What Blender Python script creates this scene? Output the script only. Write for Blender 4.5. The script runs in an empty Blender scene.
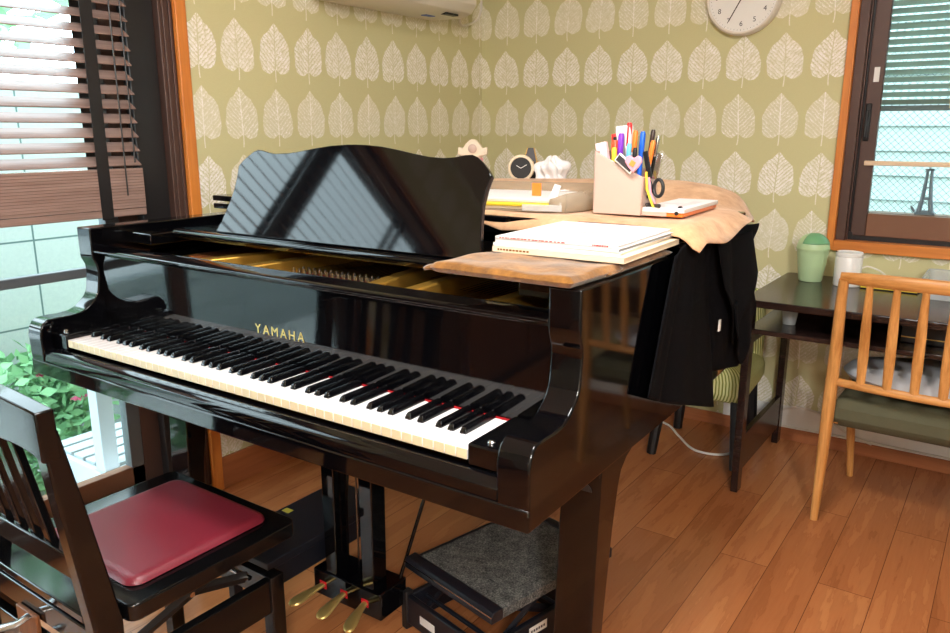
import bpy, bmesh, math, random
from mathutils import Vector, Matrix
random.seed(7)
sc = bpy.context.scene
C = sc.collection
PI = math.pi
R = math.radians

# ------------------------------------------------------------------ mesh helpers
class MB:
    def __init__(s):
        s.v = []; s.f = []; s.m = []
    def add(s, vs, fs, M=None, mi=0):
        n = len(s.v)
        for p in vs:
            p = Vector(p)
            s.v.append(tuple(M @ p) if M else tuple(p))
        for f in fs:
            s.f.append([i + n for i in f]); s.m.append(mi)
        return s
    def box(s, x0, x1, y0, y1, z0, z1, M=None, mi=0):
        vs = [(x, y, z) for x in (x0, x1) for y in (y0, y1) for z in (z0, z1)]
        fs = [(0, 1, 3, 2), (4, 6, 7, 5), (0, 4, 5, 1), (2, 3, 7, 6), (0, 2, 6, 4), (1, 5, 7, 3)]
        return s.add(vs, fs, M, mi)
    def prism(s, pts, axis, a, b, M=None, mi=0):
        n = len(pts)
        def mk(p, t):
            if axis == 'x': return (t, p[0], p[1])
            if axis == 'y': return (p[0], t, p[1])
            return (p[0], p[1], t)
        vs = [mk(p, a) for p in pts] + [mk(p, b) for p in pts]
        fs = [list(range(n)), list(range(2 * n - 1, n - 1, -1))]
        for i in range(n):
            j = (i + 1) % n
            fs.append((i, j, n + j, n + i))
        return s.add(vs, fs, M, mi)
    def loft(s, rings, caps=True, M=None, mi=0, close=False):
        n = len(rings[0]); vs = []; fs = []
        for r in rings: vs += r
        m = len(rings)
        for k in range(m if close else m - 1):
            k2 = (k + 1) % m
            for i in range(n):
                j = (i + 1) % n
                fs.append((k * n + i, k * n + j, k2 * n + j, k2 * n + i))
        if caps and not close:
            fs.append(list(range(n - 1, -1, -1))); fs.append([(m - 1) * n + i for i in range(n)])
        return s.add(vs, fs, M, mi)
    def tube(s, path, r, n=8, M=None, mi=0, squash=None, close=False):
        P = [Vector(p) for p in path]; rings = []
        up = None
        for i, p in enumerate(P):
            if close: t = P[(i + 1) % len(P)] - P[i - 1]
            else: t = P[min(i + 1, len(P) - 1)] - P[max(i - 1, 0)]
            t.normalize()
            if up is None:
                up = Vector((0, 0, 1)) if abs(t.z) < .9 else Vector((0, 1, 0))
            a = t.cross(up).normalized(); b = a.cross(t).normalized(); up = b
            rr = r[i] if isinstance(r, (list, tuple)) else r
            q = squash or (1, 1)
            rings.append([tuple(p + a * math.cos(2 * PI * k / n) * rr * q[0] + b * math.sin(2 * PI * k / n) * rr * q[1]) for k in range(n)])
        return s.loft(rings, True, M, mi, close)
    def cord(s, path, r, n=8):
        P = [Vector(p) for p in path]; out = []
        for i in range(len(P) - 1):
            a, b, c, d = P[max(i - 1, 0)], P[i], P[i + 1], P[min(i + 2, len(P) - 1)]
            for k in range(6):
                q = k / 6
                out.append(.5 * (2 * b + (c - a) * q + (2 * a - 5 * b + 4 * c - d) * q * q + (3 * b - a - 3 * c + d) * q ** 3))
        out.append(P[-1]); return s.tube(out, r, n)
    def cyl(s, p0, p1, r0, r1=None, n=16, M=None, mi=0):
        return s.tube([p0, p1], [r0, r0 if r1 is None else r1], n, M, mi)
    def lathe(s, prof, c=(0, 0, 0), n=32, M=None, mi=0, sx=1, sy=1):
        rings = [[(c[0] + max(r, 1e-4) * sx * math.cos(2 * PI * k / n), c[1] + max(r, 1e-4) * sy * math.sin(2 * PI * k / n), c[2] + z) for k in range(n)] for r, z in prof]
        return s.loft(rings, True, M, mi)
    def grid(s, fn, nu, nv, M=None, mi=0):
        vs = [fn(i / nu, j / nv) for i in range(nu + 1) for j in range(nv + 1)]
        fs = [(i * (nv + 1) + j, (i + 1) * (nv + 1) + j, (i + 1) * (nv + 1) + j + 1, i * (nv + 1) + j + 1) for i in range(nu) for j in range(nv)]
        return s.add(vs, fs, M, mi)
    def build(s, name, mat, parent=None, bevel=0, seg=2, loc=None, rz=0, ang=38, solid=0, sub=0, recalc=True):
        me = bpy.data.meshes.new(name)
        bm = bmesh.new()
        bv = [bm.verts.new(p) for p in s.v]
        for f, mi in zip(s.f, s.m):
            try:
                fc = bm.faces.new([bv[i] for i in f]); fc.material_index = mi; fc.smooth = True
            except ValueError: pass
        if recalc: bmesh.ops.recalc_face_normals(bm, faces=bm.faces)
        bm.to_mesh(me); bm.free()
        for m in (mat if isinstance(mat, (list, tuple)) else [mat]): me.materials.append(m)
        me.set_sharp_from_angle(angle=R(ang))
        o = bpy.data.objects.new(name, me); C.objects.link(o)
        if parent: o.parent = parent
        if loc: o.location = loc
        if rz: o.rotation_euler = (0, 0, rz)
        if sub:
            m = o.modifiers.new('sub', 'SUBSURF'); m.levels = sub; m.render_levels = sub
        if solid:
            m = o.modifiers.new('solid', 'SOLIDIFY'); m.thickness = solid; m.offset = 0
        if bevel:
            m = o.modifiers.new('bevel', 'BEVEL'); m.width = bevel; m.segments = seg; m.limit_method = 'ANGLE'; m.angle_limit = R(35); m.use_clamp_overlap = True
            m.harden_normals = False
        return o

def tag(o, label, cat, group=None):
    o['label'] = label; o['category'] = cat
    if group: o['group'] = group
    return o
def thing(name, label, cat, loc=(0, 0, 0), rz=0, group=None, M=None):
    o = bpy.data.objects.new(name, None); C.objects.link(o)
    o.empty_display_size = .1
    if M: o.matrix_world = M
    else:
        o.location = loc; o.rotation_euler = (0, 0, rz)
    return tag(o, label, cat, group)
def structure(o):
    o['kind'] = 'structure'; return o
def empty_structure(name, loc=(0, 0, 0)):
    o = bpy.data.objects.new(name, None); C.objects.link(o); o.location = loc
    return structure(o)
def copy_child(o, parent, loc=None):
    c = o.copy(); C.objects.link(c); c.parent = parent
    if loc is not None: c.location = loc
    return c
def rrect(x0, x1, y0, y1, r, n=5):
    pts = []
    for cx, cy, a in ((x1 - r, y1 - r, 0), (x0 + r, y1 - r, 90), (x0 + r, y0 + r, 180), (x1 - r, y0 + r, 270)):
        for k in range(n + 1):
            t = R(a + 90 * k / n); pts.append((cx + r * math.cos(t), cy + r * math.sin(t)))
    return pts
def text_mesh(txt, size, depth, name, mat, parent, M, align='CENTER', bold=0):
    cu = bpy.data.curves.new(name, 'FONT'); cu.body = txt; cu.size = size; cu.extrude = depth; cu.align_x = align; cu.align_y = 'CENTER'; cu.offset = bold
    t = bpy.data.objects.new('tmp_text', cu); C.objects.link(t)
    dg = bpy.context.evaluated_depsgraph_get()
    me = bpy.data.meshes.new_from_object(t.evaluated_get(dg))
    bpy.data.objects.remove(t); bpy.data.curves.remove(cu)
    me.transform(M); me.materials.clear(); me.materials.append(mat)
    o = bpy.data.objects.new(name, me); C.objects.link(o)
    if parent: o.parent = parent
    return o

# piano frame -> room frame (the piano stands one degree askew in the room)
PR = .0169
def pm(x, y, z=0):
    c, s = math.cos(PR), math.sin(PR)
    return (c * x - s * y, s * x + c * y, z)

def pm2(x, y): return pm(x, y)[:2]

# ------------------------------------------------------------------ materials
def srgb(r, g, b):
    def f(c):
        c /= 255
        return c / 12.92 if c <= .04045 else ((c + .055) / 1.055) ** 2.4
    return (f(r), f(g), f(b), 1)
class NT:
    def __init__(s, name):
        s.mat = bpy.data.materials.new(name); s.mat.use_nodes = True
        s.t = s.mat.node_tree; s.t.nodes.clear()
        s.out = s.n('ShaderNodeOutputMaterial')
    def n(s, kind, **kw):
        o = s.t.nodes.new(kind)
        for k, v in kw.items(): setattr(o, k, v)
        return o
    def l(s, a, b): s.t.links.new(a, b)
    def put(s, sock, v):
        if hasattr(v, 'is_output'): s.l(v, sock)
        else: sock.default_value = v
    def math(s, op, a, b=None, c=None, clamp=False):
        o = s.n('ShaderNodeMath', operation=op); o.use_clamp = clamp
        s.put(o.inputs[0], a)
        if b is not None: s.put(o.inputs[1], b)
        if c is not None: s.put(o.inputs[2], c)
        return o.outputs[0]
    def mix(s, f, a, b):
        o = s.n('ShaderNodeMix', data_type='RGBA')
        s.put(o.inputs[0], f); s.put(o.inputs[6], a); s.put(o.inputs[7], b)
        return o.outputs[2]
    def noise(s, vec, scale, detail=4, rough=.6):
        o = s.n('ShaderNodeTexNoise'); o.inputs['Scale'].default_value = scale
        o.inputs['Detail'].default_value = detail; o.inputs['Roughness'].default_value = rough
        if vec is not None: s.l(vec, o.inputs['Vector'])
        return o.outputs[0]
    def coord(s, which='Object', scale=(1, 1, 1), rot=(0, 0, 0), loc=(0, 0, 0)):
        tc = s.n('ShaderNodeTexCoord'); mp = s.n('ShaderNodeMapping')
        mp.inputs['Scale'].default_value = scale; mp.inputs['Rotation'].default_value = rot; mp.inputs['Location'].default_value = loc
        s.l(tc.outputs[which], mp.inputs['Vector']); return mp.outputs[0]
    def ramp(s, f, stops):
        o = s.n('ShaderNodeValToRGB'); cr = o.color_ramp
        while len(cr.elements) < len(stops): cr.elements.new(.5)
        for e, (p, c) in zip(cr.elements, stops): e.position = p; e.color = c
        s.l(f, o.inputs[0]); return o.outputs[0]
    def bsdf(s, col, rough=.5, metal=0, spec=.5, **kw):
        b = s.n('ShaderNodeBsdfPrincipled')
        s.put(b.inputs['Base Color'], col); s.put(b.inputs['Roughness'], rough)
        b.inputs['Metallic'].default_value = metal; b.inputs['Specular IOR Level'].default_value = spec
        for k, v in kw.items(): s.put(b.inputs[k], v)
        s.l(b.outputs[0], s.out.inputs[0]); return b
    def bump(s, b, h, strength=.3, dist=.002):
        o = s.n('ShaderNodeBump'); o.inputs['Strength'].default_value = strength; o.inputs['Distance'].default_value = dist
        s.l(h, o.inputs['Height']); s.l(o.outputs[0], b.inputs['Normal'])
def plain(name, col, rough=.5, metal=0, spec=.5, var=.06, scale=30, bump=0, bscale=200, **kw):
    t = NT(name); v = t.coord()
    c = srgb(*col)
    n = t.noise(v, scale, 3)
    lo = tuple(x * (1 - var) for x in c[:3]) + (1,); hi = tuple(min(1, x * (1 + var)) for x in c[:3]) + (1,)
    b = t.bsdf(t.mix(n, lo, hi), rough, metal, spec, **kw)
    if bump: t.bump(b, t.noise(v, bscale, 4), bump, .002)
    return t.mat
def wood(name, c0, c1, rough=.4, axis=2, scale=1, spec=.5):
    t = NT(name)
    s = [26 * scale] * 3; s[axis] = 1.6 * scale
    v = t.coord(scale=s); n = t.noise(v, 1.5, 6, .65)
    s2 = [120 * scale] * 3; s2[axis] = 3 * scale
    n2 = t.noise(t.coord(scale=s2), 1.5, 3)
    f = t.math('ADD', t.math('MULTIPLY', n, .75), t.math('MULTIPLY', n2, .25))
    col = t.ramp(f, [(.35, srgb(*c0)), (.65, srgb(*c1))])
    b = t.bsdf(col, rough, 0, spec); t.bump(b, f, .08, .001)
    return t.mat
def glass(name, tint=(.9, 1, .98, 1), refl=.06, rough=0.0):
    t = NT(name)
    tr = t.n('ShaderNodeBsdfTransparent'); tr.inputs[0].default_value = tint
    gl = t.n('ShaderNodeBsdfGlossy'); gl.inputs['Roughness'].default_value = rough
    mx = t.n('ShaderNodeMixShader'); fr = t.n('ShaderNodeLayerWeight'); fr.inputs[0].default_value = .5
    t.l(t.math('ADD', .03, t.math('MULTIPLY', t.math('POWER', fr.outputs['Facing'], 5), .9)), mx.inputs[0]); t.l(tr.outputs[0], mx.inputs[1]); t.l(gl.outputs[0], mx.inputs[2])
    t.l(mx.outputs[0], t.out.inputs[0]); return t.mat
def wire_glass(name):
    t = NT(name)
    g = t.n('ShaderNodeNewGeometry'); sp = t.n('ShaderNodeSeparateXYZ'); t.l(g.outputs['Position'], sp.inputs[0])
    a = t.math('MULTIPLY', t.math('ADD', sp.outputs[0], t.math('MULTIPLY', sp.outputs[2], 1.0)), 38)
    b = t.math('MULTIPLY', t.math('SUBTRACT', sp.outputs[0], t.math('MULTIPLY', sp.outputs[2], 1.0)), 38)
    la = t.math('LESS_THAN', t.math('ABSOLUTE', t.math('SUBTRACT', t.math('FRACT', a), .5)), .05)
    lb = t.math('LESS_THAN', t.math('ABSOLUTE', t.math('SUBTRACT', t.math('FRACT', b), .5)), .05)
    w = t.math('MULTIPLY', t.math('MAXIMUM', la, lb), .45)
    tr = t.n('ShaderNodeBsdfTransparent'); tr.inputs[0].default_value = (.92, .98, .97, 1)
    df = t.n('ShaderNodeBsdfDiffuse'); df.inputs[0].default_value = srgb(120, 135, 140)
    mx = t.n('ShaderNodeMixShader'); t.l(w, mx.inputs[0]); t.l(tr.outputs[0], mx.inputs[1]); t.l(df.outputs[0], mx.inputs[2])
    t.l(mx.outputs[0], t.out.inputs[0]); return t.mat

def wallpaper(name, axis, u0, flip=1):
    t = NT(name)
    g = t.n('ShaderNodeNewGeometry'); sp = t.n('ShaderNodeSeparateXYZ'); t.l(g.outputs['Position'], sp.inputs[0])
    S, H = .1641, .2300
    pos = g.outputs['Position']
    u = t.math('DIVIDE', t.math('SUBTRACT', sp.outputs[axis], u0), S)
    v = t.math('DIVIDE', t.math('SUBTRACT', sp.outputs[2], 1.279), H)
    uu = t.math('ADD', u, .5); vv = t.math('ADD', v, .235)
    cu = t.math('FLOOR', uu); cv = t.math('FLOOR', vv)
    comb = t.n('ShaderNodeCombineXYZ'); t.l(cu, comb.inputs[0]); t.l(cv, comb.inputs[1])
    wn = t.n('ShaderNodeTexWhiteNoise'); wn.noise_dimensions = '2D'; t.l(comb.outputs[0], wn.inputs[0]); rnd = wn.outputs[0]
    x = t.math('MULTIPLY', t.math('SUBTRACT', t.math('FRACT', uu), .5), S)           # metres from the leaf axis
    y = t.math('MULTIPLY', t.math('SUBTRACT', t.math('FRACT', vv), .235), H)         # metres above the leaf base
    # a slight lean that differs from leaf to leaf
    lean = t.math('MULTIPLY', t.math('SUBTRACT', rnd, .5), .16)
    x = t.math('SUBTRACT', x, t.math('MULTIPLY', lean, y))
    n1 = t.noise(pos, 22, 3); n2 = t.noise(pos, 75, 5, .75); n3 = t.noise(pos, 260, 2)
    ax = t.math('ABSOLUTE', x)
    notch = t.math('MULTIPLY', t.math('MAXIMUM', t.math('SUBTRACT', .026, ax), 0), .75)
    tt = t.math('DIVIDE', t.math('ADD', t.math('SUBTRACT', y, notch), .014), .161)
    fc = t.n('ShaderNodeFloatCurve'); cm = fc.mapping.curves[0]
    pts = [(0, .0), (.02, .45), (.06, .74), (.14, .93), (.28, 1), (.45, 1), (.60, .95), (.74, .84), (.85, .66), (.93, .42), (.97, .24), (1, 0)]
    while len(cm.points) < len(pts): cm.points.new(.5, .5)
    for p, q in zip(cm.points, pts): p.location = q
    fc.mapping.update(); t.l(tt, fc.inputs['Value'])
    inside_t = t.math('MULTIPLY', t.math('GREATER_THAN', tt, 0), t.math('LESS_THAN', tt, 1))
    d = t.math('SUBTRACT', t.math('MULTIPLY', fc.outputs[0], .0705), ax)
    d = t.math('ADD', d, t.math('MULTIPLY', t.math('SUBTRACT', n1, .5), .022))
    mask = t.math('MULTIPLY', inside_t, t.math('DIVIDE', d, .002, clamp=True))
    edge = t.math('MULTIPLY', mask, t.math('SUBTRACT', 1, t.math('DIVIDE', d, .004, clamp=True)))
    # side veins sweep up and outward from the midrib
    t0 = t.math('SUBTRACT', y, t.math('MULTIPLY', ax, .95))
    ph = t.math('ADD', t.math('MULTIPLY', t0, 60), t.math('MULTIPLY', t.math('SUBTRACT', n2, .5), 2.3))
    ph = t.math('ADD', ph, t.math('MULTIPLY', t.math('SIGN', x), .2))
    tri = t.math('MULTIPLY', t.math('ABSOLUTE', t.math('SUBTRACT', t.math('FRACT', ph), .5)), 2)
    vein = t.math('DIVIDE', t.math('SUBTRACT', tri, .62), .2, clamp=True)
    ph2 = t.math('ADD', t.math('MULTIPLY', t.math('ADD', y, t.math('MULTIPLY', ax, 1.1)), 190), t.math('MULTIPLY', n2, 5))
    fine = t.math('DIVIDE', t.math('SUBTRACT', t.math('ABSOLUTE', t.math('SUBTRACT', t.math('FRACT', ph2), .5)), .3), .1, clamp=True)
    mid = t.math('LESS_THAN', ax, .0022)
    crk = t.math('DIVIDE', t.math('SUBTRACT', n2, .38), .25, clamp=True)
    spk = t.math('DIVIDE', t.math('SUBTRACT', n3, .35), .3, clamp=True)
    # printed leaf (pale flesh, bare veins) and skeleton leaf (pale veins)
    A = t.math('MULTIPLY', t.math('SUBTRACT', 1, t.math('MULTIPLY', vein, .85)), t.math('ADD', .45, t.math('MULTIPLY', crk, .7)))
    A = t.math('MULTIPLY', A, t.math('SUBTRACT', 1, t.math('MULTIPLY', mid, .8)))
    B = t.math('MAXIMUM', t.math('MULTIPLY', vein, .85), t.math('MULTIPLY', fine, .5))
    B = t.math('MAXIMUM', B, mid); B = t.math('MAXIMUM', t.math('MULTIPLY', B, t.math('ADD', .5, t.math('MULTIPLY', crk, .8))), .22)
    par = t.math('SUBTRACT', cv, t.math('MULTIPLY', t.math('FLOOR', t.math('DIVIDE', cv, 2)), 2))
    par = t.math('ADD', t.math('MULTIPLY', par, .75), t.math('MULTIPLY', rnd, .25))
    mixf = t.n('ShaderNodeMix', data_type='FLOAT'); t.l(par, mixf.inputs[0]); t.l(B, mixf.inputs[2]); t.l(A, mixf.inputs[3])
    body = t.math('MULTIPLY', mask, mixf.outputs[0])
    body = t.math('MAXIMUM', body, t.math('MULTIPLY', edge, t.math('MULTIPLY', spk, .8)))
    # the stalk
    sx = t.math('SUBTRACT', x, t.math('MULTIPLY', t.math('MULTIPLY', y, y), t.math('MULTIPLY', t.math('SUBTRACT', rnd, .5), 8)))
    stalk = t.math('MULTIPLY', t.math('LESS_THAN', t.math('ABSOLUTE', sx), .0022), t.math('MULTIPLY', t.math('LESS_THAN', y, .006), t.math('GREATER_THAN', y, -.040)))
    body = t.math('MAXIMUM', body, t.math('MULTIPLY', stalk, t.math('ADD', .4, t.math('MULTIPLY', spk, .4))))
    weave = t.noise(t.coord('Object', scale=(60, 60, 400)), 2, 3)
    bg = t.mix(weave, srgb(198, 193, 146), srgb(211, 205, 158))
    col = t.mix(t.math('MULTIPLY', body, .92), bg, srgb(255, 250, 246))
    b = t.bsdf(col, .75, 0, .25)
    t.bump(b, t.math('ADD', weave, body), .15, .001)
    return t.mat

M = {}
def lacquer(name, col=(5, 5, 7), rough=.045, spec=.4):
    t = NT(name); n = t.noise(t.coord(), 14, 2)
    t.bsdf(srgb(*col), t.math('ADD', rough, t.math('MULTIPLY', n, .02)), 0, spec)
    return t.mat
M['lacquer'] = lacquer('black_lacquer')
M['lacquer2'] = lacquer('black_chair_lacquer', (8, 8, 9), .09)
M['satin'] = lacquer('satin_black', (20, 22, 30), .38, .4)
M['ivory'] = plain('ivory', (236, 230, 228), .22, var=.01)
M['ivory_front'] = plain('ivory_front', (222, 208, 172), .35, var=.03)
M['ebony'] = lacquer('ebony', (6, 6, 8), .16, .5)
M['redfelt'] = plain('red_felt', (165, 28, 34), .95, spec=.1, bump=.4)
M['gold'] = plain('gold_plate', (196, 152, 66), .38, metal=.85, var=.05)
M['brass'] = plain('brass', (214, 184, 112), .33, metal=.75, var=.05)
M['copper'] = plain('soundboard', (176, 108, 62), .5)
M['chrome'] = plain('chrome', (205, 205, 205), .18, metal=1, var=.02)
M['pinsteel'] = plain('pin_steel', (150, 150, 155), .25, metal=1)
M['redvinyl'] = plain('red_vinyl', (110, 29, 42), .36, spec=.5, var=.05, bump=.25, bscale=450)
M['velvet'] = None
t = NT('brown_velvet'); v = t.coord(); n = t.noise(v, 16, 6, .7)
b = t.bsdf(t.ramp(n, [(.32, srgb(80, 48, 10)), (.5, srgb(118, 76, 22)), (.7, srgb(154, 104, 40))]), .8, 0, .2, **{'Sheen Weight': .35}); t.bump(b, t.noise(v, 40, 4), .35, .006); M['velvet'] = t.mat
t = NT('beige_suede'); v = t.coord(); n = t.noise(v, 13, 7, .72)
b = t.bsdf(t.ramp(n, [(.32, srgb(178, 132, 92)), (.55, srgb(204, 160, 120)), (.75, srgb(222, 184, 144))]), .85, 0, .2, **{'Sheen Weight': .2}); t.bump(b, t.noise(v, 22, 4), .3, .006); M['suede'] = t.mat
M['blackcloth'] = plain('black_cloth', (6, 6, 9), .9, spec=.1, bump=.3, bscale=300)
M['paper'] = plain('white_paper', (226, 222, 220), .6, var=.015)
M['cream_paper'] = plain('cream_paper', (233, 214, 184), .65, var=.04)
M['red_ink'] = plain('red_ink', (170, 60, 50), .6)
M['grey_ink'] = plain('grey_ink', (150, 150, 150), .6)
M['yellow'] = plain('yellow_card', (236, 212, 60), .5, var=.04)
t = NT('smoky_plastic')
gl = t.n('ShaderNodeBsdfPrincipled'); gl.inputs['Base Color'].default_value = srgb(182, 164, 140); gl.inputs['Roughness'].default_value = .18
tr = t.n('ShaderNodeBsdfTransparent'); tr.inputs[0].default_value = (.93, .88, .8, 1)
mx = t.n('ShaderNodeMixShader'); nn = t.noise(t.coord(), 6, 2)
t.l(t.math('ADD', .38, t.math('MULTIPLY', nn, .25)), mx.inputs[0]); t.l(tr.outputs[0], mx.inputs[1]); t.l(gl.outputs[0], mx.inputs[2]); t.l(mx.outputs[0], t.out.inputs[0]); M['smoky'] = t.mat
t = NT('clear_plastic')
gl = t.n('ShaderNodeBsdfPrincipled'); gl.inputs['Base Color'].default_value = srgb(225, 228, 228); gl.inputs['Roughness'].default_value = .12
tr = t.n('ShaderNodeBsdfTransparent'); tr.inputs[0].default_value = (.95, .96, .96, 1)
mx = t.n('ShaderNodeMixShader'); nn = t.noise(t.coord(), 20, 2); t.l(t.math('ADD', .3, t.math('MULTIPLY', nn, .15)), mx.inputs[0]); t.l(tr.outputs[0], mx.inputs[1]); t.l(gl.outputs[0], mx.inputs[2]); t.l(mx.outputs[0], t.out.inputs[0]); M['clear'] = t.mat
M['boxbeige'] = plain('beige_leatherette', (194, 166, 152), .5, var=.02, bump=.1)
M['white'] = plain('white_plastic', (238, 236, 232), .35, var=.015)
M['acwhite'] = plain('aircon_plastic', (226, 218, 206), .4, var=.015)
M['black'] = plain('black_plastic', (22, 22, 24), .4)
M['darkgrey'] = plain('dark_grey_plastic', (58, 54, 56), .45)
M['pink'] = plain('pink_plastic', (240, 160, 176), .4)
M['palepink'] = plain('pale_pink_plastic', (244, 204, 206), .4)
M['red'] = plain('red_plastic', (222, 44, 44), .35)
M['orange'] = plain('orange_plastic', (238, 128, 50), .35)
M['orangered'] = plain('orange_red_plastic', (236, 82, 46), .35)
M['purple'] = plain('purple_plastic', (128, 52, 190), .35)
M['blue'] = plain('blue_plastic', (26, 96, 206), .35)
M['teal'] = plain('teal_plastic', (60, 160, 178), .35)
M['skyblue'] = plain('sky_blue_plastic', (110, 196, 236), .35)
M['darkbrown'] = plain('dark_brown_plastic', (56, 40, 34), .35)
M['goldpaint'] = plain('gold_paint', (206, 164, 84), .4, metal=.3)
M['facecream'] = plain('cream_resin', (232, 214, 190), .55, var=.06)
M['tissue'] = plain('tissue', (244, 242, 242), .9, var=.02)
M['alu_brown'] = plain('brown_aluminium', (84, 62, 55), .42, metal=.25, var=.03)
M['alu_brown2'] = plain('brown_aluminium_face', (120, 82, 60), .45, metal=.1, var=.03)
M['alu_dark'] = plain('dark_aluminium', (38, 36, 37), .38, metal=.2, var=.03)
M['alu_grey'] = plain('grey_aluminium', (98, 104, 108), .4, metal=.3, var=.03)
M['casing'] = wood('casing_wood', (196, 112, 44), (220, 138, 62), .4, 2)
M['casing_h'] = wood('casing_wood_flat', (190, 108, 44), (214, 132, 60), .4, 0)
M['baseb'] = wood('baseboard_wood', (150, 88, 50), (172, 104, 62), .45, 0)
M['baseb_y'] = wood('baseboard_wood_side', (150, 88, 50), (172, 104, 62), .45, 1)
M['oak'] = wood('oak', (164, 104, 46), (222, 162, 94), .38, 2)
M['oak_x'] = wood('oak_rail', (164, 104, 46), (222, 162, 94), .38, 0)
M['slatwood'] = wood('blind_slat_wood', (136, 110, 100), (162, 136, 126), .25, 1)
M['deskwood'] = wood('dark_desk_wood', (32, 21, 19), (46, 31, 28), .2, 0)
M['olive'] = plain('olive_upholstery', (84, 82, 62), .8, spec=.2, var=.1, bump=.3)
M['greycushion'] = plain('grey_white_cushion', (200, 202, 206), .8, spec=.2, var=.05)
M['mint'] = plain('mint_plastic', (186, 214, 166), .35, var=.02)
M['mintlid'] = plain('green_plastic', (112, 170, 122), .3, var=.02)
M['siding'] = plain('siding', (166, 173, 176), .7, var=.03)
M['greenblind'] = plain('green_grey_blind', (150, 166, 156), .6, var=.05)
M['ceil'] = plain('ceiling_paper', (238, 234, 224), .8, var=.02)
M['towergrey'] = plain('tower_grey', (112, 118, 130), .5, metal=.2)
M['flowerpink'] = plain('flower_pink', (190, 84, 116), .7)
M['leafgreen'] = plain('leaf_green', (118, 168, 122), .6, var=.35, scale=8)
M['leafpale'] = plain('leaf_pale_green', (142, 184, 144), .6, var=.35, scale=8)
M['palewood'] = wood('pale_rod', (226, 194, 160), (240, 212, 180), .5, 0)
M['gardenwhite'] = plain('weathered_white_paint', (160, 170, 176), .7, var=.05)
M['sticker'] = plain('yellow_sticker', (178, 158, 52), .6)
M['label'] = plain('white_label', (230, 228, 224), .5)
M['brownpanel'] = wood('cabinet_wood', (98, 58, 32), (124, 76, 44), .5, 2)
M['whitecable'] = plain('white_cable', (225, 220, 212), .5)
# carpet
t = NT('grey_carpet'); v = t.coord(); n = t.noise(v, 230, 4, .8); n2 = t.noise(v, 40, 3)
b = t.bsdf(t.ramp(t.math('ADD', t.math('MULTIPLY', n, .75), t.math('MULTIPLY', n2, .25)), [(.36, srgb(38, 38, 38)), (.5, srgb(92, 92, 90)), (.66, srgb(150, 148, 142))]), .95, 0, .1); t.bump(b, n, .8, .004); M['carpet'] = t.mat
# green and white corduroy stripes
t = NT('striped_corduroy'); v = t.coord(); sp = t.n('ShaderNodeSeparateXYZ'); t.l(v, sp.inputs[0])
f = t.math('ABSOLUTE', t.math('SUBTRACT', t.math('FRACT', t.math('MULTIPLY', t.math('ADD', sp.outputs[0], t.math('MULTIPLY', sp.outputs[1], .8)), 80)), .5))
f = t.math('DIVIDE', t.math('SUBTRACT', f, .12), .2, clamp=True)
b = t.bsdf(t.mix(f, srgb(126, 134, 56), srgb(216, 216, 158)), .85, 0, .15); t.bump(b, f, .6, .004); M['stripe'] = t.mat
# floor planks along Y
t = NT('floor_planks')
g = t.n('ShaderNodeNewGeometry'); mp = t.n('ShaderNodeMapping'); mp.inputs['Rotation'].default_value = (0, 0, R(90)); mp.inputs['Location'].default_value = (0, .012, 0)
t.l(g.outputs['Position'], mp.inputs[0])
br = t.n('ShaderNodeTexBrick'); br.offset = .37; br.squash = 1
for k, q in (('Scale', 1), ('Mortar Size', .0012), ('Mortar Smooth', .2), ('Bias', 0), ('Brick Width', 1.3), ('Row Height', .145)): br.inputs[k].default_value = q
br.inputs['Color1'].default_value = (0, 0, 0, 1); br.inputs['Color2'].default_value = (1, 1, 1, 1); br.inputs['Mortar'].default_value = (.5, .5, .5, 1)
t.l(mp.outputs[0], br.inputs['Vector'])
mp2 = t.n('ShaderNodeMapping'); mp2.inputs['Scale'].default_value = (9, 1.1, 1); t.l(g.outputs['Position'], mp2.inputs[0])
ad = t.n('ShaderNodeVectorMath', operation='MULTIPLY_ADD'); t.l(br.outputs['Color'], ad.inputs[0]); ad.inputs[1].default_value = (7, 13, 5); t.l(mp2.outputs[0], ad.inputs[2])
n = t.noise(ad.outputs[0], 1.6, 5, .6)
ring = t.math('FRACT', t.math('MULTIPLY', n, 7))
ring = t.math('MULTIPLY', t.math('POWER', ring, 3), .35)
mp3 = t.n('ShaderNodeMapping'); mp3.inputs['Scale'].default_value = (160, 5, 1); t.l(g.outputs['Position'], mp3.inputs[0])
fine = t.noise(mp3.outputs[0], 1, 3)
f = t.math('ADD', t.math('MULTIPLY', n, .6), t.math('ADD', t.math('MULTIPLY', fine, .12), t.math('MULTIPLY', br.outputs['Color'], .22)))
col = t.ramp(f, [(.3, srgb(150, 90, 52)), (.5, srgb(176, 110, 66)), (.7, srgb(196, 132, 82))])
col = t.mix(t.math('MULTIPLY', ring, .7), col, srgb(120, 62, 30))
col = t.mix(t.math('MULTIPLY', br.outputs['Fac'], .75), col, srgb(70, 34, 16))
b = t.bsdf(col, .24, 0, .42); M['floor'] = t.mat
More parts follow.
